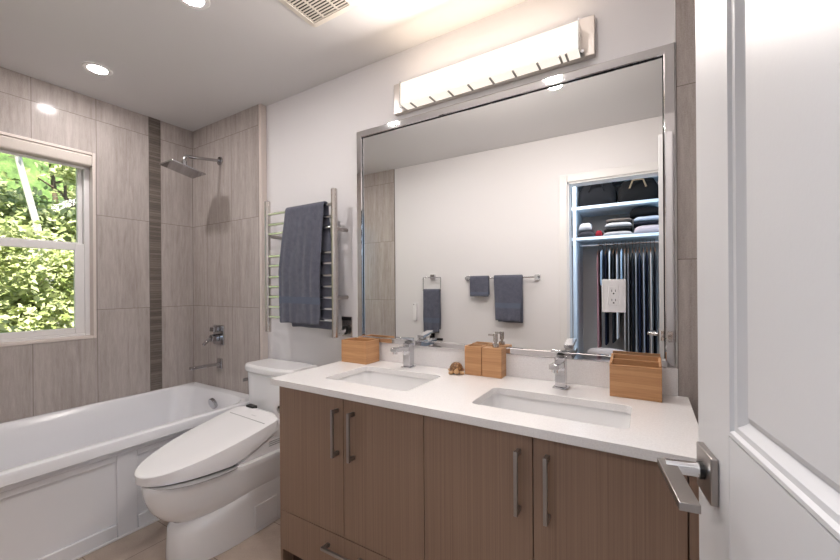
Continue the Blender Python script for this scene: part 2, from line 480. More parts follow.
# ------------------------------------------------------------------ bathtub
tub = thing('bathtub', 'white built-in bathtub with panelled front below the window', 'bathtub', (-2.57, -0.83, 0))
X0, X1, Y0, Y1, RZ = XW + 0.002, -2.15, -1.600, -0.047, 0.492
cx, cy, hx, hy = (X0 + X1) / 2, (Y0 + Y1) / 2, (X1 - X0) / 2, (Y1 - Y0) / 2
bcx, bcy, bhx, bhy = -2.576, -0.822, 0.372, 0.70
N = 8
bm = nbm()
loft(bm, [rrect(cx, cy, hx - 0.012, hy, 0.004, RZ - 0.055, N), rrect(cx, cy, hx, hy, 0.006, RZ - 0.05, N),
          rrect(cx, cy, hx, hy, 0.008, RZ - 0.010, N), rrect(cx, cy, hx - 0.003, hy - 0.002, 0.008, RZ - 0.003, N), rrect(cx, cy, hx - 0.010, hy - 0.004, 0.01, RZ, N),
          rrect(bcx, bcy, bhx + 0.012, bhy + 0.014, 0.13, RZ + 0.001, N), rrect(bcx, bcy, bhx + 0.004, bhy + 0.004, 0.125, RZ - 0.002, N),
          rrect(bcx, bcy, bhx - 0.001, bhy - 0.002, 0.12, RZ - 0.008, N),
          rrect(bcx, bcy, bhx - 0.022, bhy - 0.035, 0.13, RZ - 0.12, N), rrect(bcx, bcy, bhx - 0.035, bhy - 0.06, 0.16, 0.2, N),
          rrect(bcx, bcy, bhx - 0.055, bhy - 0.095, 0.15, 0.115, N), rrect(bcx, bcy, bhx - 0.10, bhy - 0.14, 0.12, 0.09, N),
          rrect(bcx, bcy, bhx - 0.2, bhy - 0.3, 0.06, 0.085, N)], False, True)
obj('basin', bm, M['acrylic'], tub, smooth=32)
ax = -2.196
bm = nbm()
box(bm, ax - 0.034, ax - 0.0138, Y0, Y1, 0.0, RZ - 0.05)
st = [(Y0, Y0 + 0.06), (-0.826, -0.740), (Y1 - 0.06, Y1)]
for a, b in st: box(bm, ax - 0.014, ax, a, b, 0.0, RZ - 0.05)
for a, b in ((Y0 + 0.06, -0.826), (-0.740, Y1 - 0.06)):
    box(bm, ax - 0.014, ax, a, b, 0.0, 0.073); box(bm, ax - 0.014, ax, a, b, 0.375, RZ - 0.05)
obj('apron', bm, M['acrylic'], tub, bevel=0.005)
bm = nbm(); box(bm, ax, ax + 0.014, Y0, Y1, RZ - 0.085, RZ - 0.052)
obj('apron_moulding', bm, M['acrylic'], tub, bevel=0.006, segs=3)
obj('caulk_strip', B(ax, ax + 0.008, Y0, Y1, 0.0, 0.012), M['plastic'], tub, bevel=0.003)
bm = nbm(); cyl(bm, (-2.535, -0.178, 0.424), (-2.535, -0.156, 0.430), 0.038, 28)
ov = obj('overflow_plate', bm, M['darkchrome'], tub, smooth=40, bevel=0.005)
bm = nbm(); cyl(bm, (-2.575, -0.36, 0.086), (-2.575, -0.36, 0.095), 0.03, 28)
obj('drain', bm, M['chrome'], tub, smooth=40)

# shower fittings
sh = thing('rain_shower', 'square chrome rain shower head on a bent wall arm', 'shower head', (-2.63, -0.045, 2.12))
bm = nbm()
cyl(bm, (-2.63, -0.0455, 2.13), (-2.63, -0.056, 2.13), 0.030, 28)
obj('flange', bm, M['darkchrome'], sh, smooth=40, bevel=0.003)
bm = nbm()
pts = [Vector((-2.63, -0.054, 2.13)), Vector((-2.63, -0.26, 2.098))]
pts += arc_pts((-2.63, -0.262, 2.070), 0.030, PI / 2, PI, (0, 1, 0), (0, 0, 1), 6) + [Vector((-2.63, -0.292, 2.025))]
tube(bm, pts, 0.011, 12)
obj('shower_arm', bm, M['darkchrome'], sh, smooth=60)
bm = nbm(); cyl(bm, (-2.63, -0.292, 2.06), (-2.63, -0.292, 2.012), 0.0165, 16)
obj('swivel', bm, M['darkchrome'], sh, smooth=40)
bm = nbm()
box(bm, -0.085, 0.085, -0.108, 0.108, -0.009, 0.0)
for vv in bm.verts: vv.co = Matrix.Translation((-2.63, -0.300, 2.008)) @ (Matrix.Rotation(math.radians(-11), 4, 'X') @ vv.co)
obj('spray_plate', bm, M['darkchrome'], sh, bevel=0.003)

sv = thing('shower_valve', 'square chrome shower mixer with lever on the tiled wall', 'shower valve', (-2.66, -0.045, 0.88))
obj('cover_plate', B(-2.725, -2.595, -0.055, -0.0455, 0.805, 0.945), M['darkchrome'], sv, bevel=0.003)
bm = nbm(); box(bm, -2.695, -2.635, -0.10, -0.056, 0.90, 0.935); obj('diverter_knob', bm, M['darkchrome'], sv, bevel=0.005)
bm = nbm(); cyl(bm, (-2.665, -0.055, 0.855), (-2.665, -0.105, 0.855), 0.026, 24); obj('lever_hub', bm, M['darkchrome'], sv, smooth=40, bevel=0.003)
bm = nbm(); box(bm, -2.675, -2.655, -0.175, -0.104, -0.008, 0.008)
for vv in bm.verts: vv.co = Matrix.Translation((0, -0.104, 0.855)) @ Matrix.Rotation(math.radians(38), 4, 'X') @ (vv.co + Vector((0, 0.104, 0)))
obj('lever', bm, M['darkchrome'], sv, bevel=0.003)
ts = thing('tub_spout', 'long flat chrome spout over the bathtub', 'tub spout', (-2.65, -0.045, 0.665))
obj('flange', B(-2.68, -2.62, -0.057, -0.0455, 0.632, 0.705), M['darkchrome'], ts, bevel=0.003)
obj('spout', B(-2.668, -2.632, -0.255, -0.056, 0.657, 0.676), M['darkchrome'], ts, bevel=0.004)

# ------------------------------------------------------------------ toilet
TX = -1.838
TKX = -1.907
def dshape(hw, yb, yf, z, n=48, rear=6.0, flat=0.35, tilt=None, front=2.25):
    """closed outline: squarish rear at yb, long rounded front at yf (yf<yb)"""
    ym = yb - (yb - yf) * flat
    out = []
    for k in range(n):
        a = 2 * PI * k / n
        ca, sa = math.cos(a), math.sin(a)
        e = 2.0 / (rear if sa >= 0 else front)
        x = hw * math.copysign(abs(ca) ** e, ca)
        y = ym + ((yb - ym) if sa >= 0 else -(ym - yf)) * abs(sa) ** e
        out.append((TX + x, y, z if tilt is None else z + tilt(y)))
    return out
tl = thing('toilet', 'white toilet with washlet seat between bathtub and vanity', 'toilet', (TX, -0.45, 0))
bm = nbm()
loft(bm, [dshape(0.115, -0.30, -0.73, 0.0, flat=0.4), dshape(0.115, -0.30, -0.73, 0.135, flat=0.4), dshape(0.148, -0.20, -0.757, 0.168, flat=0.4),
          dshape(0.172, -0.10, -0.800, 0.198, flat=0.4), dshape(0.187, -0.04, -0.832, 0.240, flat=0.4), dshape(0.194, -0.03, -0.852, 0.295, flat=0.4), dshape(0.196, -0.03, -0.858, 0.337, flat=0.4),
          dshape(0.196, -0.03, -0.858, 0.356, flat=0.4), dshape(0.193, -0.032, -0.855, 0.362, flat=0.4), dshape(0.14, -0.09, -0.82, 0.362, flat=0.4)])
obj('bowl', bm, M['porcelain'], tl, smooth=60)
bm = nbm()
sk = lambda z, hw, yf: dshape(hw, -0.03, yf, z, flat=0.62, front=2.5)
loft(bm, [sk(0.0, 0.150, -0.775), sk(0.02, 0.150, -0.775), sk(0.13, 0.150, -0.768), sk(0.17, 0.152, -0.74), sk(0.20, 0.156, -0.66), sk(0.25, 0.176, -0.54), sk(0.31, 0.184, -0.42)])
for q in bm.verts:
    if q.co.z < 0.22: q.co.x += 0.028
sk_o = obj('skirt', bm, M['porcelain'], tl, smooth=60)
obj('side_cap', B(TX + 0.172, TX + 0.1835, -0.46, -0.33, 0.02, 0.135), M['porcelain'], tl, bevel=0.003)
def tankshape(hw, yb, yf, bow, z, n=9):
    out = [(TKX + hw, yb, z), (TKX - hw, yb, z)]
    r = 0.014
    for k in range(n):
        t = -1 + 2 * k / (n - 1)
        xx = hw * math.copysign(abs(t) ** 0.8, t)
        out.append((TKX + xx, yf - bow * (1 - t * t) + (r if abs(t) > 0.99 else 0), z))
    return out
bm = nbm()
loft(bm, [tankshape(0.185, -0.03, -0.19, 0.02, 0.39), tankshape(0.20, -0.025, -0.195, 0.02, 0.45), tankshape(0.215, -0.022, -0.198, 0.02, 0.702)])
obj('tank', bm, M['porcelain'], tl, smooth=35, bevel=0.008, segs=3)
bm = nbm()
loft(bm, [tankshape(0.222, -0.018, -0.205, 0.02, 0.704), tankshape(0.226, -0.016, -0.210, 0.022, 0.712), tankshape(0.226, -0.016, -0.210, 0.022, 0.739), tankshape(0.216, -0.022, -0.20, 0.022, 0.751)])
obj('tank_lid', bm, M['porcelain'], tl, smooth=35, bevel=0.005, segs=3)
bm = nbm()
cyl(bm, (TKX - 0.212, -0.135, 0.64), (TKX - 0.236, -0.135, 0.64), 0.013, 16)
box(bm, TKX - 0.245, TKX - 0.236, -0.20, -0.125, 0.630, 0.650)
obj('flush_lever', bm, M['pull'], tl, smooth=40, bevel=0.002)
# washlet: wedge-shaped rear unit and the long closed lid over the seat
def ltop(y):            # lid top height
    t = (y + 0.872) / 0.575
    return 0.409 + 0.118 * max(0.0, t) ** 1.03
def lbot(y):            # lid underside: level, then rising over the rear unit
    return 0.366 + 0.014 * max(0.0, (y + 0.885) / 0.60) + 0.098 * max(0.0, (y + 0.53) / 0.24)
bm = nbm()
lp = []
for y, zt in ((-0.225, 0.465), (-0.250, 0.515), (-0.284, 0.522), (-0.33, lbot(-0.33) - 0.003), (-0.42, lbot(-0.42) - 0.003), (-0.525, lbot(-0.525) - 0.002)):
    lp.append([(TX - 0.185, y, 0.3625), (TX - 0.185, y, zt - 0.004), (TX - 0.180, y, zt), (TX + 0.180, y, zt), (TX + 0.185, y, zt - 0.004), (TX + 0.185, y, 0.3625)])
loft(bm, lp)
wu = obj('washlet_unit', bm, M['plastic'], tl, smooth=40, bevel=0.003)
bm = nbm()
for i in range(3): box(bm, TX + 0.1848, TX + 0.1865, -0.36, -0.29, 0.395 + i * 0.010, 0.3988 + i * 0.010)
obj('vent_slot', bm, M['greyplastic'], wu)
bm = nbm()
loft(bm, [dshape(0.188, -0.54, -0.850, 0.3625, flat=0.12), dshape(0.190, -0.54, -0.852, 0.3655, flat=0.12)])
obj('seat', bm, M['greyplastic'], tl, smooth=40)
T = lambda dz: (lambda y: ltop(y) + dz)
Bt = lambda dz: (lambda y: lbot(y) + dz)
bm = nbm()
D_ = lambda hw, yb, yf, tilt: dshape(hw, yb, yf, 0.0, flat=0.24, tilt=tilt, front=2.15, rear=9.0)
loft(bm, [D_(0.194, -0.300, -0.860, Bt(0.0)), D_(0.199, -0.297, -0.869, Bt(0.003)), D_(0.201, -0.295, -0.872, T(-0.004)), D_(0.1995, -0.297, -0.869, T(-0.001)), D_(0.195, -0.300, -0.864, T(0.0)), D_(0.10, -0.30, -0.78, T(0.0006))])
ld = obj('seat_lid', bm, M['plastic'], tl, smooth=32)
yc = -0.372
vv = [(TX - 0.158, yc - 0.002), (TX + 0.165, yc - 0.002), (TX + 0.165, yc + 0.002), (TX - 0.158, yc + 0.002)]
bm = nbm(); loft(bm, [[(x, y, ltop(y) - 0.004) for x, y in vv], [(x, y, ltop(y) + 0.0012) for x, y in vv]])
obj('lid_seam', bm, M['greyplastic'], ld)
bm = nbm(); vv = [(TX + 0.00, -0.343), (TX + 0.04, -0.343), (TX + 0.04, -0.338), (TX, -0.338)]
loft(bm, [[(x, y, ltop(y) - 0.004) for x, y in vv], [(x, y, ltop(y) + 0.0010) for x, y in vv]])
obj('maker_mark', bm, mat('silver print', (0.6, 0.6, 0.6), 0.4), ld)
for q in (ld, wu):
    q.rotation_euler = (0, 0, -0.045); q.location.x -= 0.019
obj('sensor_window', B(TX - 0.170, TX - 0.105, -0.283, -0.252, 0.515, 0.532), M['black'], wu, bevel=0.002)

# ------------------------------------------------------------------ towel warmer
TWX0, TWX1, TWY = -2.03, -1.462, -0.10
tw = thing('towel_warmer', 'chrome wall-mounted heated towel rail above the toilet', 'towel warmer', (-1.746, -0.05, 0.93))
for xx in (TWX0, TWX1):
    bm = nbm(); cyl(bm, (xx, TWY, 0.935), (xx, TWY, 1.752), 0.0175, 24)
    p = obj('post', bm, M['steel'], tw, smooth=40, bevel=0.004)
    for zz in (1.535, 1.155):
        bm = nbm(); cyl(bm, (xx + 0.0, -0.0005, zz), (xx, TWY + 0.016, zz), 0.011, 16)
        obj('standoff', bm, M['nickel'], p, smooth=40)
BARS = (1.668, 1.602, 1.545, 1.406, 1.346, 1.278, 1.217, 1.155, 1.093, 1.031)
for zz in BARS:
    bm = nbm(); cyl(bm, (TWX0 + 0.016, TWY, zz), (TWX1 - 0.016, TWY, zz), 0.0088, 14)
    obj('bar', bm, M['chrome'], tw, smooth=40)
bm = nbm()
tube(bm, [(TWX1, TWY + 0.002, 0.955), (TWX1 + 0.004, TWY + 0.03, 0.957), (TWX1 + 0.0, -0.012, 0.972)], [0.015, 0.015, 0.015], 16)
obj('power_elbow', bm, M['chrome'], tw, smooth=50)
bm = nbm(); cyl(bm, (TWX1, -0.022, 0.97), (TWX1, -0.0065, 0.97), 0.026, 24)
obj('power_collar', bm, M['black'], tw, smooth=40)
sp = thing('switch_plate', 'small metal control plate where the towel warmer meets the wall', 'wall plate', (TWX1, -0.002, 0.985))
obj('plate', B(TWX1 - 0.038, TWX1 + 0.038, -0.006, -0.0005, 0.93, 1.045), M['steel'], sp, bevel=0.002)
obj('switch', B(TWX1 - 0.036, TWX1 + 0.036, -0.010, -0.0058, 1.024, 1.042), M['black'], sp)

def towel(name, label, x0, x1, yb, zb, lf, lb, m, rad=0.016, group=None, seed=0, band=(0.045, 0.10), amp=0.006, face=-1, taper=0.0, skew=0.0, backskew=0.0):
    """cloth folded over a bar at (yb, zb); face=-1: front hangs on the -y side"""
    nx = 26
    prof = []   # (dist along front from top (+) / back (-), y offset, z)
    nb, nf = 22, 34
    for i in range(nb): prof.append(('b', 1 - i / nb))
    for i in range(9): prof.append(('t', i / 8))
    for i in range(1, nf + 1): prof.append(('f', i / nf))
    bm = nbm(); rows = []
    for kind, t in prof:
        row = []
        for j in range(nx + 1):
            u = j / nx
            if kind == 't':
                a = PI * (1 - t)
                y = yb + face * (-math.cos(PI * t)) * rad; z = zb + math.sin(PI * t) * rad; d = 0
            elif kind == 'f':
                d = t * lf; y = yb + face * rad; z = zb - d
            else:
                d = t * lb; y = yb - face * rad * 0.9; z = zb - d
            dd = min(1.0, d / 0.35)
            wv = amp * dd * (math.sin(u * 13 + seed + d * 2.5) + 0.6 * math.sin(u * 23 + seed * 2.1 - d * 4) + 0.5 * noise.noise((u * 4, d * 4, seed)))
            if kind == 'b': wv = wv * 0.4
            xx = x0 + (x1 - x0) * u
            xx += (0.5 - u) * taper * dd + (skew if kind == 'f' else backskew) * dd + 0.004 * noise.noise((d * 6, seed, u))
            z += 0.006 * noise.noise((u * 3, seed + 3.3, 0)) * dd
            row.append(bm.verts.new((xx, y + face * abs(wv) * (1 if kind != 'b' else 0), z)))
        rows.append(row)
    for i in range(len(rows) - 1):
        kind, t = prof[i + 1]
        for j in range(nx):
            f = bm.faces.new((rows[i][j], rows[i][j + 1], rows[i + 1][j + 1], rows[i + 1][j]))
            if kind == 'f' and band and lf - band[1] < t * lf < lf - band[0]: f.material_index = 1
    o = obj(name, bm, [m, M['band']], smooth=80)
    sol = o.modifiers.new('thickness', 'SOLIDIFY'); sol.thickness = 0.011; sol.offset = 0.0
    ss = o.modifiers.new('smooth', 'SUBSURF'); ss.levels = 1; ss.render_levels = 1
    return tag(o, label, 'towel', group)
towel('bath_towel', 'large slate blue bath towel folded over the chrome towel warmer', -1.842, -1.522, TWY, 1.668, 0.665, 0.69, M['towel'], 0.019, seed=1.3, band=(0.10, 0.155), amp=0.007, skew=-0.042, taper=-0.02, backskew=0.02)

# ------------------------------------------------------------------ vanity
CT, CB = 0.822, 0.796
va = thing('vanity_cabinet', 'walnut-veneer double vanity cabinet under the white countertop', 'cabinet', (-0.63, -0.28, 0))
CX0, CX1, CF = -1.353, 0.108, -0.53
bm = nbm()
box(bm, CX0, CX0 + 0.016, -0.548, -0.001, 0.0, CB - 0.001)
box(bm, CX1 - 0.03, CX1, -0.548, -0.013, 0.0, CB - 0.001)
box(bm, CX0 + 0.016, CX1 - 0.03, CF, CF + 0.016, 0.095, CB - 0.001)
box(bm, CX0 + 0.016, CX1 - 0.03, CF + 0.016, -0.001, 0.095, 0.11)
box(bm, CX0 + 0.016, CX1 - 0.03, -0.49, -0.475, 0.0, 0.095)
obj('carcass', bm, [M['cab']], va)
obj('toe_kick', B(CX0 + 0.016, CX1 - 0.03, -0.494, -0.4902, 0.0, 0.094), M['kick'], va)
def pull(parent, p0, p1):
    p0, p1 = Vector(p0), Vector(p1)
    d = (p1 - p0).normalized()
    side = Vector((0, 1, 0)).cross(d)
    bm = nbm()
    def bar(a, b, w, y0, y1):
        vs = []
        for t in (a, b):
            for s1, yy in ((-w, y0), (w, y0), (w, y1), (-w, y1)):
                q = t + side * s1; vs.append(bm.verts.new((q.x, yy, q.z)))
        for f in ((3, 2, 1, 0), (4, 5, 6, 7), (0, 1, 5, 4), (1, 2, 6, 5), (2, 3, 7, 6), (3, 0, 4, 7)):
            bm.faces.new([vs[i] for i in f])
    bar(p0, p1, 0.0055, -0.586, -0.576)
    bar(p0 + d * 0.002, p0 + d * 0.016, 0.006, -0.577, -0.5505)
    bar(p1 - d * 0.016, p1 - d * 0.002, 0.006, -0.577, -0.5505)
    obj('handle', bm, M['pull'], parent, bevel=0.0012)
xs = [-1.337, -0.985, -0.631, -0.277, 0.076]
hx_ = [-1.012, -0.932, -0.316, -0.2365]
for i in range(4):
    d = obj('door', B(xs[i] + 0.0015, xs[i + 1] - 0.0015, -0.55, CF - 0.001, 0.266, 0.79), M['cab'], va, bevel=0.001)
    pull(d, (hx_[i], 0, 0.573), (hx_[i], 0, 0.752))
for a, b in ((xs[0], xs[2]), (xs[2], xs[4])):
    d = obj('drawer', B(a + 0.0015, b - 0.0015, -0.55, CF - 0.001, 0.098, 0.262), M['cab'], va, bevel=0.001)
    m_ = (a + b) / 2
    pull(d, (m_ - 0.09, 0, 0.213), (m_ + 0.09, 0, 0.213))

# countertop with two cut-outs
ct = thing('countertop', 'white quartz double-basin countertop with low backsplash', 'countertop', (-0.63, -0.28, CB))
SX = [(-1.195, -0.768, -0.447, -0.160), (-0.508, -0.046, -0.452, -0.218)]
KX0, KX1, KY0, KY1 = -1.388, 0.118, -0.568, -0.0005
bm = nbm()
def slab_with_holes(bm, z0, z1, r=0.022):
    holes = []
    for a, b, c0, c1 in SX:
        holes.append([(x, y) for x, y, _ in rrect((a + b) / 2, (c0 + c1) / 2, (b - a) / 2, (c1 - c0) / 2, r, 0, 4)])
    for z in (z0, z1):
        edges = []
        for loop in [[(KX0, KY0), (KX1, KY0), (KX1, -0.0125), (0.0885, -0.0125), (0.0885, KY1), (KX0, KY1)]] + holes:
            vs = [bm.verts.new((x, y, z)) for x, y in loop]
            edges += [bm.edges.new((vs[i], vs[(i + 1) % len(vs)])) for i in range(len(vs))]
        bmesh.ops.triangle_fill(bm, use_beauty=True, use_dissolve=True, edges=edges)
    bm.verts.ensure_lookup_table()
    top = [v for v in bm.verts if abs(v.co.z - z1) < 1e-6]; bot = {(round(v.co.x, 5), round(v.co.y, 5)): v for v in bm.verts if abs(v.co.z - z0) < 1e-6}
    be = [e for e in bm.edges if e.is_boundary and abs(e.verts[0].co.z - z1) < 1e-6]
    for e in be:
        a, b = e.verts
        a2, b2 = bot[(round(a.co.x, 5), round(a.co.y, 5))], bot[(round(b.co.x, 5), round(b.co.y, 5))]
        bm.faces.new((a, b, b2, a2))
slab_with_holes(bm, CB, CT)
obj('slab', bm, M['quartz'], ct, bevel=0.0018)
obj('backsplash', B(KX0 + 0.01, 0.0885, -0.0205, -0.0005, CT, 0.9175), M['quartz'], ct, bevel=0.0015)

def sink(a, b, SY0, SY1, label):
    cx, cy = (a + b) / 2, (SY0 + SY1) / 2
    t = thing('sink', label, 'sink', (cx, cy, 0.64), 'undermount basins in the countertop')
    hx, hy = (b - a) / 2 + 0.006, (SY1 - SY0) / 2 + 0.006
    bm = nbm()
    loft(bm, [rrect(cx, cy, hx + 0.012, hy + 0.012, 0.03, CB - 0.0015), rrect(cx, cy, hx, hy, 0.026, CB - 0.0015), rrect(cx, cy, hx - 0.004, hy - 0.004, 0.028, CB - 0.02),
              rrect(cx, cy, hx - 0.022, hy - 0.016, 0.035, 0.70), rrect(cx, cy, hx - 0.036, hy - 0.028, 0.04, 0.672), rrect(cx, cy, hx - 0.075, hy - 0.06, 0.03, 0.663), rrect(cx, cy, 0.03, 0.03, 0.02, 0.660)], False, True)
    o = obj('bowl', bm, M['porcelain'], t, smooth=50)
    sol = o.modifiers.new('thickness', 'SOLIDIFY'); sol.thickness = 0.006; sol.offset = -1.0
    bm = nbm(); cyl(bm, (cx, cy, 0.6605), (cx, cy, 0.666), 0.022, 24); obj('drain', bm, M['chrome'], t, smooth=40)
sink(*SX[0], 'white rectangular basin sunk in the counter nearer the toilet')
sink(*SX[1], 'white rectangular basin sunk in the counter nearer the door')

def faucet(x, y, label, rz=0.0):
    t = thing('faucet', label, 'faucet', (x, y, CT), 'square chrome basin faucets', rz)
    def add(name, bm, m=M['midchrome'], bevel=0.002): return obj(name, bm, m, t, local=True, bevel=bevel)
    add('base_plate', B(-0.027, 0.027, -0.027, 0.027, 0.0005, 0.006))
    add('column', B(-0.0185, 0.0185, -0.0215, 0.0215, 0.0061, 0.118))
    bm = nbm(); box(bm, -0.0165, 0.0165, -0.128, -0.02, -0.011, 0.011)
    for vv in bm.verts:
        if vv.co.y < -0.1: vv.co.z = vv.co.z * 0.8
        vv.co = Matrix.Translation((0, 0, 0.092)) @ Matrix.Rotation(math.radians(-4), 4, 'X') @ vv.co
    s_ = add('spout', bm)
    bm = nbm(); cyl(bm, (0, -0.113, 0.081), (0, -0.113, 0.092), 0.011, 16); obj('aerator', bm, M['chrome'], s_, local=True, smooth=40)
    add('pivot', B(-0.014, 0.014, -0.015, 0.017, 0.118, 0.127), M['greyplastic'], 0.001)
    bm = nbm(); box(bm, -0.0185, 0.0185, -0.085, 0.0215, -0.006, 0.010)
    for vv in bm.verts:
        if vv.co.y < -0.05 and vv.co.z < 0: vv.co.z = 0.001
        vv.co = Matrix.Translation((0, 0, 0.134)) @ Matrix.Rotation(math.radians(-8), 4, 'X') @ vv.co
    add('lever', bm)
faucet(-0.992, -0.085, 'chrome faucet behind the basin beside the first bamboo box')
faucet(-0.285, -0.105, 'chrome faucet behind the basin nearer the door')

# ------------------------------------------------------------------ mirror, outlet, vanity light
MX0, MX1, MZ0, MZ1 = -1.358, 0.0860, 0.9185, 2.060
mi = thing('wall_mirror', 'wide rectangular wall mirror in a polished chrome frame', 'mirror', (-0.645, -0.01, MZ0))
obj('glass', B(MX0 + 0.030, MX1 - 0.030, -0.0085, -0.001, MZ0 + 0.02, MZ1 - 0.030), M['mirror'], mi)
bm = nbm()
fo = [(MX0, MZ0), (MX1, MZ0), (MX1, MZ1), (MX0, MZ1)]
def fl(ins, y): return [(MX0 + ins, y, MZ0 + ins * 0.75), (MX1 - ins, y, MZ0 + ins * 0.75), (MX1 - ins, y, MZ1 - ins), (MX0 + ins, y, MZ1 - ins)]
loft(bm, [fl(0, -0.001), fl(0, -0.019), fl(0.003, -0.021), fl(0.031, -0.0205), fl(0.034, -0.0185), fl(0.034, -0.0088)], False, False)
obj('frame', bm, M['framechrome'], mi)
bm = nbm()
i0, i1, zt_ = MX0 + 0.0335, MX1 - 0.0335, MZ1 - 0.0335
box(bm, i0, i0 + 0.004, -0.0094, -0.0086, MZ0 + 0.03, zt_); box(bm, i1 - 0.004, i1, -0.0094, -0.0086, MZ0 + 0.03, zt_); box(bm, i0, i1, -0.0094, -0.0086, zt_ - 0.004, zt_)
obj('rubber_seal', bm, M['black'], mi)
mi.rotation_euler = (0, 0, 0.009); mi.location.y -= 0.0068      # the mirror hangs very slightly askew
po = thing('power_outlet', 'white duplex wall outlet mounted on the mirror', 'outlet', (-0.11, -0.01, 1.17))
obj('cover_plate', B(-0.151, -0.070, -0.0165, -0.0102, 1.109, 1.234), M['plastic'], po, bevel=0.002)
rc = obj('receptacle', B(-0.128, -0.093, -0.0185, -0.0164, 1.136, 1.208), M['plastic'], po, bevel=0.001)
for zz in (1.190, 1.155):
    bm = nbm()
    box(bm, -0.1175, -0.1155, -0.0189, -0.0184, zz - 0.004, zz + 0.005); box(bm, -0.1055, -0.1035, -0.0189, -0.0184, zz - 0.004, zz + 0.005)
    cyl(bm, (-0.1105, -0.0189, zz - 0.010), (-0.1105, -0.0184, zz - 0.010), 0.003, 12)
    obj('slot', bm, M['black'], rc)

vl = thing('vanity_light', 'long lit frosted glass bar light in chrome above the mirror', 'wall light', (-0.63, -0.05, 2.09))
obj('back_plate', B(-1.110, -0.168, -0.028, -0.0005, 2.098, 2.250), M['satin'], vl, bevel=0.002)
LX0, LX1 = -1.024, -0.216
bm = nbm()
sec = [(-0.0285, 2.100), (-0.088, 2.098), (-0.094, 2.104), (-0.096, 2.118), (-0.094, 2.20), (-0.090, 2.207), (-0.0285, 2.209)]
loft(bm, [[(LX0 + 0.003, y, z) for y, z in sec], [(LX1 - 0.003, y, z) for y, z in sec]])
obj('glass_shade', bm, M['glow'], vl, smooth=40)
for xx in (LX0 - 0.0015, LX1 - 0.0015):
    bm = nbm()
    box(bm, xx, xx + 0.003, -0.0975, -0.0285, 2.098, 2.212)
    obj('end_plate', bm, M['chrome'], vl)
for xx in (-0.968, -0.862, -0.765, -0.668, -0.568, -0.469, -0.370, -0.285, -0.262):
    bm = nbm(); box(bm, xx - 0.004, xx + 0.004, -0.090, -0.036, 2.0925, 2.0982)
    obj('clip', bm, M['nickel'], vl, bevel=0.001)
for xx in (LX0 - 0.02, LX1 + 0.008):
    bm = nbm(); cyl(bm, (xx, -0.028, 2.112), (xx, -0.062, 2.104), 0.006, 12)
    obj('thumb_screw', bm, M['chrome'], vl, smooth=40)
# the lamp's own light, leaving through the front, bottom and top of its glass
area('vanity_lamp_front', (-0.626, -0.102, 2.15), (-0.626, -1.0, 1.92), 0.78, 0.09, 13.5, (1.0, 0.92, 0.86))
area('vanity_lamp_up', (-0.626, -0.085, 2.215), (-0.626, -0.50, 2.9), 0.78, 0.05, 1.35, (1.0, 0.80, 0.60))

# ------------------------------------------------------------------ things on the counter
def open_box(bm, x0, x1, y0, y1, z0, z1, w):
    box(bm, x0, x1, y0, y1, z0, z0 + w)
    box(bm, x0, x1, y0, y0 + w, z0 + w, z1); box(bm, x0, x1, y1 - w, y1, z0 + w, z1)
    box(bm, x0, x0 + w, y0 + w, y1 - w, z0 + w, z1); box(bm, x1 - w, x1, y0 + w, y1 - w, z0 + w, z1)
Z = CT + 0.0005
bm = nbm(); open_box(bm, -1.374, -1.208, -0.145, -0.036, Z, CT + 0.115, 0.009)
tag(obj('bamboo_box', bm, M['bamboo'], bevel=0.001), 'open square bamboo box at the toilet end of the counter', 'box')
bm = nbm(); open_box(bm, -0.694, -0.616, -0.088, -0.026, Z, CT + 0.127, 0.010)
tag(obj('bamboo_tumbler', bm, M['bamboo'], bevel=0.001), 'square open bamboo tumbler left of the soap dispenser', 'tumbler')
sd = thing('soap_dispenser', 'square bamboo soap dispenser with steel pump', 'soap dispenser', (-0.565, -0.057, Z))
obj('body', B(-0.6135, -0.526, -0.088, -0.026, Z, CT + 0.125), M['bamboo'], sd, bevel=0.0015)
bm = nbm()
cyl(bm, (-0.562, -0.057, CT + 0.1255), (-0.562, -0.057, CT + 0.140), 0.014, 20)
pm = obj('pump_collar', bm, M['steel'], sd, smooth=40, bevel=0.001)
bm = nbm()
cyl(bm, (-0.562, -0.057, CT + 0.140), (-0.562, -0.057, CT + 0.150), 0.006, 16); cyl(bm, (-0.562, -0.057, CT + 0.150), (-0.562, -0.057, CT + 0.184), 0.0095, 18)
box(bm, -0.594, -0.563, -0.0615, -0.0525, CT + 0.174, CT + 0.1815)
obj('pump_head', bm, M['steel'], pm, smooth=40)
bm = nbm()
x0, x1, y0, y1 = -0.117, 0.038, -0.134, -0.040
box(bm, x0, x1, y0, y1, Z, Z + 0.008)
def panel(bm, x0, x1, y, zl, w=0.008): box(bm, x0, x1, y, y + w, Z + 0.008, zl)
panel(bm, x0, x1, y0, CT + 0.112); panel(bm, x0, x1, (y0 + y1) / 2 - 0.004, CT + 0.126); panel(bm, x0, x1, y1 - 0.008, CT + 0.136)
for xx in (x0, x1 - 0.008):
    vs = [bm.verts.new(p) for p in [(xx + dx, y, z) for dx in (0, 0.008) for y, z in ((y0 + 0.008, Z + 0.008), (y1 - 0.008, Z + 0.008), (y1 - 0.008, CT + 0.134), (y0 + 0.008, CT + 0.118))]]
    for f in ((0, 1, 2, 3), (7, 6, 5, 4), (0, 4, 5, 1), (1, 5, 6, 2), (2, 6, 7, 3), (3, 7, 4, 0)): bm.faces.new([vs[i] for i in f])
tag(obj('bamboo_organizer', bm, M['bamboo'], bevel=0.001), 'stepped open bamboo organizer box at the door end of the counter', 'organizer')

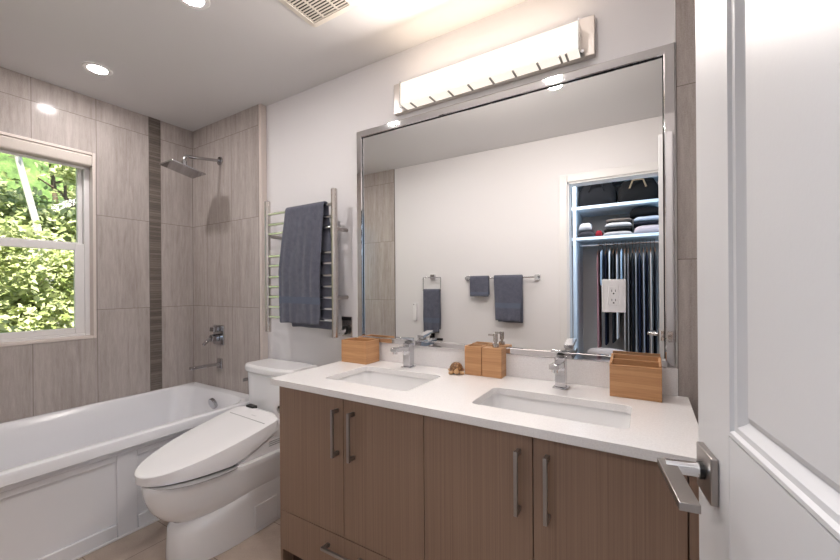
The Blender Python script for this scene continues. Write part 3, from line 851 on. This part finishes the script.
# small carved turtle
tt = thing('turtle_figurine', 'small brown turtle figurine on the counter beside the bamboo tumbler', 'figurine', (-0.737, -0.085, Z))
def shellmat():
    m = mat('carved brown shell', (0.4, 0.22, 0.1), 0.35); g = G(m)
    vo = g.n.new('ShaderNodeTexVoronoi'); vo.feature = 'DISTANCE_TO_EDGE'; vo.inputs['Scale'].default_value = 90
    g.l.new(g.xyz(), vo.inputs['Vector'])
    g.color(g.ramp(vo.outputs[0], [(0.05, (0.16, 0.07, 0.025)), (0.4, (0.52, 0.29, 0.13))])); return m
sm = shellmat()
def blob(bm, c, r, rot=0.0, seg=14, ring=8, zmin=None):
    c = Vector(c); loops = []
    for i in range(1, ring):
        th = PI * i / ring
        lp = []
        for k in range(seg):
            a = 2 * PI * k / seg
            p = Vector((r[0] * math.sin(th) * math.cos(a), r[1] * math.sin(th) * math.sin(a), r[2] * math.cos(th)))
            p = Matrix.Rotation(rot, 3, 'Z') @ p + c
            if zmin is not None and p.z < zmin: p.z = zmin
            lp.append(p)
        loops.append(lp)
    loft(bm, loops)
FA = math.radians(26)          # the turtle faces the room
def tp_(f, r, z): return (-0.737 + math.sin(FA) * f + math.cos(FA) * r, -0.085 - math.cos(FA) * f + math.sin(FA) * r, CT + z)
bm = nbm(); blob(bm, tp_(0, 0, 0.018), (0.031, 0.034, 0.033), FA, zmin=CT + 0.010); obj('shell', bm, sm, tt, smooth=60)
skin = mat('carved pale wood', (0.60, 0.37, 0.19), 0.4)
bm = nbm(); blob(bm, tp_(0.038, 0, 0.015), (0.011, 0.015, 0.0115), FA); obj('head', bm, skin, tt, smooth=60)
for f, r, a in ((0.028, 0.022, 0.7), (0.028, -0.022, -0.7), (-0.026, 0.025, -0.6), (-0.026, -0.025, 0.6)):
    bm = nbm(); blob(bm, tp_(f, r, 0.0085), (0.0095, 0.018, 0.0078), FA + a); obj('flipper', bm, skin, tt, smooth=60)

# toilet paper on the cabinet's side
tp = thing('toilet_paper_holder', 'toilet paper holder on the cabinet end beside the toilet', 'paper holder', (-1.354, -0.47, 0.66))
obj('mount', B(-1.359, -1.3535, -0.43, -0.38, 0.655, 0.705), M['chrome'], tp, bevel=0.001)
bm = nbm(); tube(bm, [(-1.359, -0.405, 0.68), (-1.402, -0.405, 0.68), (-1.402, -0.415, 0.68), (-1.402, -0.515, 0.68)], 0.006, 10)
obj('arm', bm, M['black'], tp, smooth=40)
bm = nbm()
lp = [[(-1.402 + r * math.cos(2 * PI * k / 28), y, 0.6665 + r * math.sin(2 * PI * k / 28)) for k in range(28)] for r, y in ((0.0195, -0.41), (0.040, -0.41), (0.040, -0.51), (0.0195, -0.51), (0.0195, -0.41))]
loft(bm, lp, False, False)
tag(obj('toilet_paper_roll', bm, M['plastic'], smooth=40), 'white toilet paper roll hanging at the cabinet end', 'toilet paper')

# ------------------------------------------------------------------ things on the wall seen in the mirror
fy = FR
tr = thing('towel_ring', 'square chrome towel ring on the wall seen in the mirror', 'towel ring', (-1.745, fy, 1.30))
obj('mount', B(-1.770, -1.720, fy + 0.0005, fy + 0.03, 1.285, 1.33), M['chrome'], tr, bevel=0.002)
bm = nbm()
ry = fy + 0.04
for p0, p1 in (((-1.840, ry, 1.300), (-1.650, ry, 1.300)), ((-1.840, ry, 1.172), (-1.650, ry, 1.172)), ((-1.840, ry, 1.300), (-1.840, ry, 1.172)), ((-1.650, ry, 1.300), (-1.650, ry, 1.172))):
    cyl(bm, p0, p1, 0.005, 10)
obj('ring', bm, M['chrome'], tr, smooth=40)
obj('post', B(-1.753, -1.737, fy + 0.03, fy + 0.0365, 1.292, 1.308), M['chrome'], tr)
towel('hand_towel', 'slate blue hand towel hanging through the square ring in the mirror', -1.833, -1.657, ry, 1.172, 0.40, 0.37, M['towel'], 0.013, seed=4.1, band=(0.09, 0.135), amp=0.005, face=1)
tb = thing('towel_bar', 'straight chrome towel bar on the wall seen in the mirror', 'towel bar', (-1.074, fy, 1.29))
by = fy + 0.06
for xx in (-1.376, -0.759):
    bm = nbm(); box(bm, xx - 0.023, xx + 0.023, fy + 0.0005, fy + 0.012, 1.262, 1.308); box(bm, xx - 0.012, xx + 0.012, fy + 0.012, by + 0.012, 1.273, 1.297)
    obj('post', bm, M['chrome'], tb, bevel=0.002)
bm = nbm(); cyl(bm, (-1.364, by, 1.285), (-0.771, by, 1.285), 0.008, 12)
obj('bar', bm, M['chrome'], tb, smooth=40)
towel('washcloth', 'small slate blue washcloth over the left end of the towel bar', -1.339, -1.163, by, 1.287, 0.165, 0.150, M['towel'], 0.014, seed=7.7, band=(0.018, 0.035), amp=0.003, face=1)
towel('hand_towel', 'wide slate blue hand towel over the middle of the towel bar', -1.116, -0.867, by, 1.287, 0.370, 0.385, M['towel'], 0.016, seed=9.2, band=(0.10, 0.145), amp=0.005, face=1, taper=0.03, backskew=0.012)
rm = thing('bidet_remote', 'slim white remote control on the wall left of the towel ring', 'remote control', (-1.953, fy, 0.965))
obj('body', B(-1.975, -1.933, fy + 0.0005, fy + 0.020, 0.880, 1.050), M['plastic'], rm, bevel=0.003)
obj('button', B(-1.966, -1.959, fy + 0.0199, fy + 0.022, 1.033, 1.041), M['black'], rm)
ph = thing('paper_holder', 'black paper holder on the wall under the hanging hand towel', 'paper holder', (-1.715, fy, 0.71))
obj('mount', B(-1.775, -1.740, fy + 0.0005, fy + 0.012, 0.70, 0.76), M['black'], ph)
bm = nbm(); box(bm, -1.768, -1.748, fy + 0.012, fy + 0.05, 0.722, 0.742); box(bm, -1.768, -1.635, fy + 0.028, fy + 0.05, 0.7, 0.722)
obj('arm', bm, M['black'], ph, bevel=0.002)

# ------------------------------------------------------------------ open door in the foreground
TH = math.radians(9.1)
DWID = 0.76
fxx, fyy = 0.068, -0.85
hxx, hyy = fxx + DWID * math.sin(TH), fyy - DWID * math.cos(TH)
door = thing('door_1', 'white panelled door standing open at the right edge', 'door', (hxx, hyy, 0.0), rz=TH); door['kind'] = 'structure'
# local frame: +y runs from hinge to free edge, -x is the face towards the camera
TK = 0.035
bm = nbm()
sw = 0.13
zs = [0.012, 0.235, 0.85, 1.013, 1.91, 2.035]
rec = 0.012
box(bm, rec, TK - rec, sw - 0.01, DWID - sw + 0.01, zs[1] - 0.01, zs[4] + 0.01)
for y0, y1 in ((0, sw), (DWID - sw, DWID)): box(bm, 0, TK, y0, y1, zs[0], zs[5])
for z0, z1 in ((zs[0], zs[1]), (zs[2], zs[3]), (zs[4], zs[5])): box(bm, 0, TK, sw, DWID - sw, z0, z1)
obj('leaf', bm, M['door'], door, local=True, bevel=0.0015)
def ploop(y0, y1, z0, z1, ins, x): return [(x, y0 + ins, z0 + ins), (x, y1 - ins, z0 + ins), (x, y1 - ins, z1 - ins), (x, y0 + ins, z1 - ins)]
for z0, z1 in ((zs[1], zs[2]), (zs[3], zs[4])):
    for face in (0, 1):
        def X(d): return d if face == 0 else TK - d
        bm = nbm()
        a = (sw, DWID - sw, z0, z1)
        loft(bm, [ploop(*a, -0.001, X(0.003)), ploop(*a, 0.004, X(-0.002)), ploop(*a, 0.009, X(-0.002)), ploop(*a, 0.012, X(0.002)), ploop(*a, 0.018, X(0.003)), ploop(*a, 0.024, X(0.009)), ploop(*a, 0.028, X(0.0115))], False, False)
        obj('panel_moulding', bm, M['door'], door, local=True, smooth=15)
        bm = nbm()
        loft(bm, [ploop(*a, 0.0285, X(0.0118)), ploop(*a, 0.031, X(0.0108)), ploop(*a, 0.038, X(0.007))], False, True)
        obj('raised_panel', bm, M['door'], door, local=True, smooth=10)
HZ = 0.934
def handle(face):
    s_ = -1 if face == 0 else 1
    x0 = 0.0 if face == 0 else TK
    X = lambda d: x0 + s_ * d
    y = DWID - 0.062
    bm = nbm(); box(bm, min(X(0.0005), X(0.010)), max(X(0.0005), X(0.010)), y - 0.033, y + 0.033, HZ - 0.033, HZ + 0.033)
    h = obj('handle', bm, M['nickel'], door, local=True, bevel=0.0015)
    bm = nbm(); cyl(bm, (X(0.010), y, HZ + 0.002), (X(0.058), y, HZ + 0.002), 0.0105, 24)
    obj('spindle', bm, M['chrome'], h, local=True, smooth=40)
    bm = nbm(); cyl(bm, (X(0.010), y, HZ + 0.002), (X(0.016), y, HZ + 0.002), 0.0125, 24)
    obj('collar', bm, M['black'], h, local=True, smooth=40)
    bm = nbm(); box(bm, min(X(0.043), X(0.066)), max(X(0.043), X(0.066)), y - 0.118, y + 0.012, HZ - 0.004, HZ + 0.007)
    obj('lever', bm, M['nickel'], h, local=True, bevel=0.001)
handle(0); handle(1)
obj('latch_plate', B(0.006, TK - 0.006, DWID, DWID + 0.0015, HZ - 0.028, HZ + 0.028), M['steel'], door, local=True)
bm = nbm(); cyl(bm, (TK / 2, DWID + 0.001, HZ), (TK / 2, DWID + 0.009, HZ), 0.008, 14); obj('latch_bolt', bm, M['nickel'], door, local=True, smooth=40)

# ------------------------------------------------------------------ closet seen in the mirror
bluepaint = mat('pale blue-white melamine', (0.60, 0.70, 0.79), 0.4)
greypaint = mat('grey melamine back', (0.42, 0.41, 0.41), 0.5)
cu = thing('closet_shelving', 'pale built-in closet shelving unit reflected in the mirror', 'shelving', (-0.5, -2.7, 0))
UY0, UY1 = -2.95, -2.45
SZ1, SZ2 = 1.672, 1.98
for xx in (-1.30, -0.598, 0.42):
    obj('side_panel', B(xx, xx + 0.030, UY0, UY1, 0.0, 2.30), bluepaint, cu)
obj('back_panel', B(-1.30, 0.442, UY0 - 0.012, UY0 - 0.0005, 0.0, 2.30), greypaint, cu)
for a, b in ((-1.2695, -0.5985), (-0.5675, 0.4195)):
    for zz in (SZ1, SZ2, 2.28):
        obj('shelf', B(a, b, UY0, UY1 - 0.004, zz - 0.006, zz + 0.022), bluepaint, cu)
RODY, RODZ = -2.66, 1.63
bm = nbm(); cyl(bm, (-0.5675, RODY, RODZ), (0.4195, RODY, RODZ), 0.013, 16)
obj('rod', bm, M['chrome'], cu, smooth=40)

def garment(x, col, label, length, width=0.40, thick=0.03, tilt=0.0, seed=0.0):
    zt = RODZ - 0.055
    g_m = cloth('cloth ' + label[:14], col)
    bm = nbm(); lp = []
    n = 20
    for i in range(13):
        t = i / 12
        z = zt - t * length
        sh_ = min(1.0, t / 0.10)
        hw = width / 2 * (0.22 + 0.78 * sh_ ** 0.8) * (1.0 - 0.06 * t)
        th = thick * (0.35 + 0.65 * sh_) * (1 + 0.15 * t)
        l = []
        for k in range(n):
            a = 2 * PI * k / n
            px, py = th / 2 * math.sin(a), hw * math.cos(a)
            px += 0.0025 * t * math.sin(py * 40 + seed * 3 + t * 2)
            ca, sa = math.cos(tilt), math.sin(tilt)
            l.append((x + px * ca - py * sa, RODY + px * sa + py * ca, z + (0.004 * math.sin(k * 1.7 + seed) if i == 12 else 0)))
        lp.append(l)
    loft(bm, lp)
    o = obj('garment', bm, g_m, smooth=60)
    tag(o, label, 'garment', 'clothes hanging on the closet rod')
    bm = nbm()
    ca, sa = math.cos(tilt), math.sin(tilt)
    pts = [Vector((x, RODY + 0.016 * math.cos(a), RODZ + 0.004 + 0.016 * math.sin(a))) for a in [PI * k / 8 for k in range(-1, 9)]]
    pts += [Vector((x, RODY - 0.008, RODZ - 0.025)), Vector((x, RODY, RODZ - 0.05))]
    tube(bm, pts, 0.0022, 6)
    for s_ in (-1, 1):
        e = Vector((x - sa * s_ * 0.17, RODY + ca * s_ * 0.17, zt - 0.055))
        tube(bm, [(x, RODY, RODZ - 0.05), (x * 0.4 + e.x * 0.6, RODY * 0.4 + e.y * 0.6, zt - 0.024), e], [0.005, 0.006, 0.004], 8)
    h = obj('coat_hanger', bm, hang_m, smooth=50)
    tag(h, 'brown wooden coat hanger on the closet rod', 'hanger', 'coat hangers on the closet rod')
hang_m = mat('brown hanger wood', (0.16, 0.07, 0.03), 0.45)
navy, ink, white, pale, grey, rose, taupe = (0.012, 0.018, 0.045), (0.010, 0.011, 0.016), (0.80, 0.81, 0.84), (0.38, 0.48, 0.60), (0.30, 0.30, 0.33), (0.46, 0.22, 0.22), (0.50, 0.44, 0.41)
GARM = [(-0.380, rose, 'dusty rose garment, leftmost hanging on the closet rod', 1.0), (-0.345, pale, 'pale blue short shirt hanging next to the rose garment', 0.36),
        (-0.310, navy, 'navy shirt hanging just left of the mirror outlet', 0.95), (-0.275, white, 'white shirt hanging between two dark garments above the outlet', 0.42),
        (-0.242, ink, 'black garment hanging behind the mirror outlet', 0.92), (-0.210, white, 'white long top hanging behind the outlet', 0.88), (-0.174, pale, 'pale blue shirt hanging at the outlet right edge', 0.45),
        (-0.142, taupe, 'taupe long garment just right of the outlet', 1.0), (-0.112, grey, 'grey long garment beside the taupe one', 1.06),
        (-0.080, ink, 'black long coat right of the grey garment', 1.08), (-0.050, white, 'white long garment between the dark coats', 1.10), (-0.020, navy, 'navy long coat right of the white stripe', 1.08),
        (0.010, grey, 'grey long coat between the last two navy coats', 1.08), (0.040, navy, 'navy coat last before the door edge in the mirror', 1.06), (0.072, taupe, 'light taupe coat partly behind the reflected door', 1.04),
        (0.105, ink, 'black coat hidden behind the reflected door', 1.04)]
for i, (x, c, lb, ln) in enumerate(GARM):
    garment(x, c, lb, ln, 0.40 + 0.03 * math.sin(i * 2.3), 0.020 if i > 6 else 0.023, 0.012 * math.sin(i * 1.9), i * 0.7)

# folded clothes and bags on the shelves
def fold(x0, x1, y0, y1, z0, z1, col, label, droop=0.012, name='folded_garment', grp='folded clothes on the closet shelf', cat='folded clothes'):
    bm = nbm(); lp = []
    nx = 14
    for i in range(nx + 1):
        t = i / nx; x = x0 + (x1 - x0) * t
        e = (1 - abs(2 * t - 1) ** 4)
        h = max(0.004, (z1 - z0) * (0.35 + 0.65 * e ** 0.5))
        zc = z0
        l = []
        for k in range(14):
            a = 2 * PI * k / 14
            py = math.copysign(abs(math.cos(a)) ** 0.45, math.cos(a)); pz = math.copysign(abs(math.sin(a)) ** 0.7, math.sin(a))
            l.append((x, (y0 + y1) / 2 + (y1 - y0) / 2 * py, zc + h / 2 + h / 2 * pz + 0.003 * noise.noise((x * 20, k, z0 * 30)) * (1 if pz > 0 else 0)))
        lp.append(l)
    loft(bm, lp)
    return tag(obj(name, bm, cloth('cloth ' + label[:12], col), smooth=70), label, cat, grp)
s1 = SZ1 + 0.0235
fold(-0.56, -0.40, -2.72, -2.475, s1, s1 + 0.065, (0.03, 0.03, 0.035), 'black folded cloth at the left of the closet shelf')
fold(-0.55, -0.43, -2.70, -2.49, s1 + 0.068, s1 + 0.15, (0.42, 0.41, 0.42), 'light grey rolled cloth on top of the black one')
fold(-0.395, -0.335, -2.70, -2.48, s1, s1 + 0.065, (0.20, 0.012, 0.02), 'red folded cloth on the closet shelf')
fold(-0.325, -0.075, -2.78, -2.475, s1, s1 + 0.044, (0.36, 0.34, 0.34), 'light grey folded sweater at the bottom of the middle pile')
fold(-0.32, -0.08, -2.78, -2.478, s1 + 0.046, s1 + 0.080, (0.015, 0.014, 0.014), 'black folded sweater inside the middle pile')
fold(-0.31, -0.08, -2.78, -2.48, s1 + 0.082, s1 + 0.132, (0.48, 0.46, 0.46), 'white folded sweater inside the middle pile')
fold(-0.30, -0.08, -2.78, -2.476, s1 + 0.134, s1 + 0.165, (0.16, 0.13, 0.11), 'brown folded sweater on top of the middle pile')
fold(-0.065, 0.18, -2.78, -2.475, s1, s1 + 0.085, (0.42, 0.36, 0.38), 'pinkish grey folded sweater at the bottom of the right pile')
fold(-0.065, 0.18, -2.78, -2.478, s1 + 0.087, s1 + 0.115, (0.02, 0.02, 0.03), 'dark folded shirt inside the right pile')
fold(-0.065, 0.18, -2.78, -2.476, s1 + 0.117, s1 + 0.165, (0.40, 0.43, 0.50), 'pale blue folded shirt on the right pile')
fold(-0.10, 0.15, -2.76, -2.50, s1 + 0.175, s1 + 0.265, (0.008, 0.007, 0.007), 'black soft bag on top of the folded clothes', name='cloth_bag', cat='bag', grp='bags in the closet')
s2 = SZ2 + 0.0225
def bag(x0, x1, h, col, label, strap=None):
    t = thing('travel_bag', label, 'bag', ((x0 + x1) / 2, -2.65, s2), 'bags in the closet')
    bm = nbm()
    cx, hx = (x0 + x1) / 2, (x1 - x0) / 2
    loft(bm, [rrect(cx, -2.66, hx - 0.01, 0.15, 0.04, s2 + 0.001), rrect(cx, -2.66, hx, 0.165, 0.05, s2 + 0.04), rrect(cx, -2.66, hx - 0.006, 0.155, 0.05, s2 + h * 0.6), rrect(cx, -2.66, hx - 0.04, 0.10, 0.04, s2 + h * 0.92), rrect(cx, -2.66, hx - 0.09, 0.04, 0.02, s2 + h)])
    obj('body', bm, cloth('bag cloth', col), t, smooth=60)
    bm = nbm(); tube(bm, [(cx - hx * 0.4, -2.50, s2 + h * 0.55), (cx - hx * 0.25, -2.487, s2 + h * 0.85), (cx + hx * 0.25, -2.487, s2 + h * 0.85), (cx + hx * 0.4, -2.50, s2 + h * 0.55)], 0.008, 8)
    obj('strap', bm, cloth('strap cloth', strap or col), t, smooth=60)
bag(-0.56, -0.21, 0.26, (0.004, 0.004, 0.005), 'black bag on the left of the top closet shelf')
bag(-0.20, 0.14, 0.24, (0.005, 0.0045, 0.0045), 'black bag with tan strap on the top closet shelf', (0.22, 0.16, 0.10))
fold(-1.22, -0.70, -2.78, -2.48, SZ1 + 0.0235, SZ1 + 0.20, (0.03, 0.04, 0.06), 'dark folded blanket on the shelf left of the closet divider', name='folded_blanket', cat='blanket', grp=None)
ot = thing('ottoman', 'grey upholstered round-topped ottoman at the foot of the closet', 'ottoman', (-0.29, -2.32, 0))
bm = nbm()
lp = []
for r, z in ((0.16, 0.02), (0.165, 0.06), (0.165, 0.50), (0.17, 0.525), (0.172, 0.56), (0.168, 0.59), (0.14, 0.612), (0.08, 0.622), (0.02, 0.624)):
    lp.append([(-0.29 + r * math.cos(2 * PI * k / 36), -2.30 + r * 0.75 * math.sin(2 * PI * k / 36), z) for k in range(36)])
loft(bm, lp)
obj('cushion', bm, cloth('grey upholstery', (0.36, 0.31, 0.29)), ot, smooth=60)
for sx_, sy_ in ((-1, -1), (1, -1), (1, 1), (-1, 1)):
    bm = nbm(); cyl(bm, (-0.29 + sx_ * 0.09, -2.30 + sy_ * 0.06, 0.0), (-0.29 + sx_ * 0.09, -2.30 + sy_ * 0.06, 0.03), 0.014, 12)
    obj('leg', bm, M['black'], ot)

# ------------------------------------------------------------------ garden outside the window
def leaf_mat(name, c0, c1):
    m = bpy.data.materials.new(name); m.use_nodes = True
    n, l = m.node_tree.nodes, m.node_tree.links
    out = n['Material Output']; p = n['Principled BSDF']
    gi = n.new('ShaderNodeNewGeometry'); wn_ = n.new('ShaderNodeTexWhiteNoise'); wn_.noise_dimensions = '1D'
    l.new(gi.outputs['Random Per Island'], wn_.inputs['W'])
    rp = n.new('ShaderNodeValToRGB'); l.new(gi.outputs['Random Per Island'], rp.inputs[0])
    rp.color_ramp.elements[0].color = (*c0, 1); rp.color_ramp.elements[1].color = (*c1, 1)
    l.new(rp.outputs[0], p.inputs['Base Color']); p.inputs['Roughness'].default_value = 0.45
    t = n.new('ShaderNodeBsdfTranslucent'); l.new(rp.outputs[0], t.inputs[0])
    mx = n.new('ShaderNodeMixShader'); mx.inputs[0].default_value = 0.35
    l.new(p.outputs[0], mx.inputs[1]); l.new(t.outputs[0], mx.inputs[2]); l.new(mx.outputs[0], out.inputs[0])
    return m
LM = [leaf_mat('bright maple leaf', (0.25, 0.31, 0.08), (0.72, 0.73, 0.42)), leaf_mat('mid green leaf', (0.10, 0.16, 0.05), (0.46, 0.52, 0.24)), leaf_mat('deep green leaf', (0.06, 0.13, 0.03), (0.26, 0.38, 0.10))]
bark = mat('pale bark', (0.55, 0.50, 0.44), 0.8)
darkbark = mat('brown bark', (0.13, 0.09, 0.06), 0.9)
def foliage(c, rad, count, size, rnd, clumps=26):
    bm = nbm()
    c = Vector(c)
    cl = []
    for _ in range(clumps):
        while True:
            d = Vector((rnd.uniform(-1, 1), rnd.uniform(-1, 1), rnd.uniform(-1, 1)))
            if d.length < 1: break
        d = d.normalized() * (d.length ** 0.5)
        cl.append((Vector((c.x + d.x * rad[0], c.y + d.y * rad[1], c.z + d.z * rad[2])), rnd.uniform(0.16, 0.34)))
    for _ in range(count):
        p, r = rnd.choice(cl)
        d = Vector((rnd.gauss(0, 1), rnd.gauss(0, 1), rnd.gauss(0, 0.7))) * r * 0.55
        q = p + d
        s_ = size * rnd.uniform(0.6, 1.3)
        nrm = (Vector((rnd.gauss(0.35, 0.55), rnd.gauss(0, 0.55), rnd.gauss(0.75, 0.45)))).normalized()
        a = nrm.orthogonal().normalized(); a = Matrix.Rotation(rnd.uniform(0, 2 * PI), 3, nrm) @ a
        b = nrm.cross(a)
        tip = q + a * s_ - nrm * s_ * 0.25
        v0 = bm.verts.new(q - a * s_ * 0.55); v1 = bm.verts.new(q + b * s_ * 0.48); v2 = bm.verts.new(tip); v3 = bm.verts.new(q - b * s_ * 0.48)
        bm.faces.new((v0, v1, v2)); bm.faces.new((v0, v2, v3))
    return bm
def tree(name, label, c, rad, count, size, m, seed, base, r0, barkm, cat='tree', lean=(0, 0)):
    rnd = random.Random(seed)
    t = thing(name, label, cat, (base[0], base[1], -0.3), 'trees outside the window')
    obj('foliage', foliage(c, rad, count, size, rnd), m, t)
    bm = nbm()
    top = Vector((c[0] + lean[0], c[1] + lean[1], c[2] + rad[2] * 0.7))
    b0 = Vector((base[0], base[1], -0.3))
    tube(bm, [b0, b0.lerp(top, 0.4) + Vector((0.03, 0.02, 0)), top], [r0, r0 * 0.75, r0 * 0.3], 10)
    for k in range(5):
        a = b0.lerp(top, 0.35 + 0.12 * k)
        e = a + Vector((rnd.uniform(-1, 1) * rad[0] * 0.7, rnd.uniform(-1, 1) * rad[1] * 0.7, rnd.uniform(0.1, 0.5)))
        tube(bm, [a, a.lerp(e, 0.5) + Vector((0, 0, 0.05)), e], [r0 * 0.4, r0 * 0.25, r0 * 0.1], 6)
    obj('trunk', bm, barkm, t, smooth=60)
struct('ground_outside', B(-14, -3.3, -9, 9, -0.6, -0.3), mat('garden soil', (0.10, 0.085, 0.05), 0.9), 'dark garden ground outside the window', 'ground')
bm = nbm()
loft(bm, [[(-10.9, y, -0.3), (-12.2, y, 3.0), (-13.8, y, 8.5), (-15.5, y, 8.5), (-15.5, y, -0.3)] for y in (-9, 0, 9)])
bkm = mat('leafy bank', (0.1, 0.2, 0.05), 0.9); g = G(bkm)
g.color(g.ramp(g.noise(g.xyz(), 3.5, 6, 0.75), [(0.3, (0.02, 0.045, 0.012)), (0.55, (0.12, 0.20, 0.05)), (0.75, (0.32, 0.40, 0.14))]))
struct('bank_outside', bm, bkm, 'steep leafy bank behind the trees outside the window', 'hillside')
tree('maple_shrub', 'bright yellow-green maple shrub close below the window panes', (-4.55, -0.85, 1.22), (0.30, 0.75, 0.58), 9000, 0.042, LM[0], 1, (-4.55, -0.85), 0.03, darkbark, 'shrub')
tree('maple_tree', 'bright green leafy tree filling the right of the upper sash', (-6.3, 0.10, 1.9), (0.5, 0.85, 0.95), 11000, 0.055, LM[0], 2, (-6.3, 0.10), 0.05, darkbark)
tree('maple_tree', 'mid green leafy tree behind the left of the window', (-6.3, -2.35, 2.0), (0.5, 0.8, 1.0), 7000, 0.055, LM[1], 3, (-6.3, -2.35), 0.05, darkbark)
tree('dense_tree', 'tall pale green tree farther back seen high in the upper sash', (-8.0, 0.75, 2.9), (0.45, 1.4, 2.2), 14000, 0.075, LM[0], 4, (-8.0, 0.75), 0.08, darkbark)
tree('dense_tree', 'deep green tree farthest back behind the others', (-10.4, 0.9, 3.2), (0.3, 2.4, 2.4), 10000, 0.11, LM[1], 5, (-10.4, 1.3), 0.08, darkbark)
tree('dense_tree', 'deep green tree farther back at the left of the window', (-8.2, -2.9, 2.6), (0.5, 1.3, 2.0), 8000, 0.08, LM[2], 6, (-8.2, -2.9), 0.08, darkbark)
bt = thing('birch_tree', 'leaning pale birch trunk behind the upper sash', 'tree', (-5.35, -0.1, -0.3), 'trees outside the window')
bm = nbm(); tube(bm, [(-5.35, 0.0, -0.3), (-5.35, -0.25, 1.1), (-5.35, -0.38, 1.9), (-5.35, -0.50, 2.5), (-5.35, -0.58, 3.2)], [0.045, 0.038, 0.030, 0.027, 0.02], 10)
obj('trunk', bm, bark, bt, smooth=60)
obj('foliage', foliage((-5.35, -0.55, 3.4), (0.3, 0.5, 0.35), 1200, 0.06, random.Random(11)), LM[1], bt)
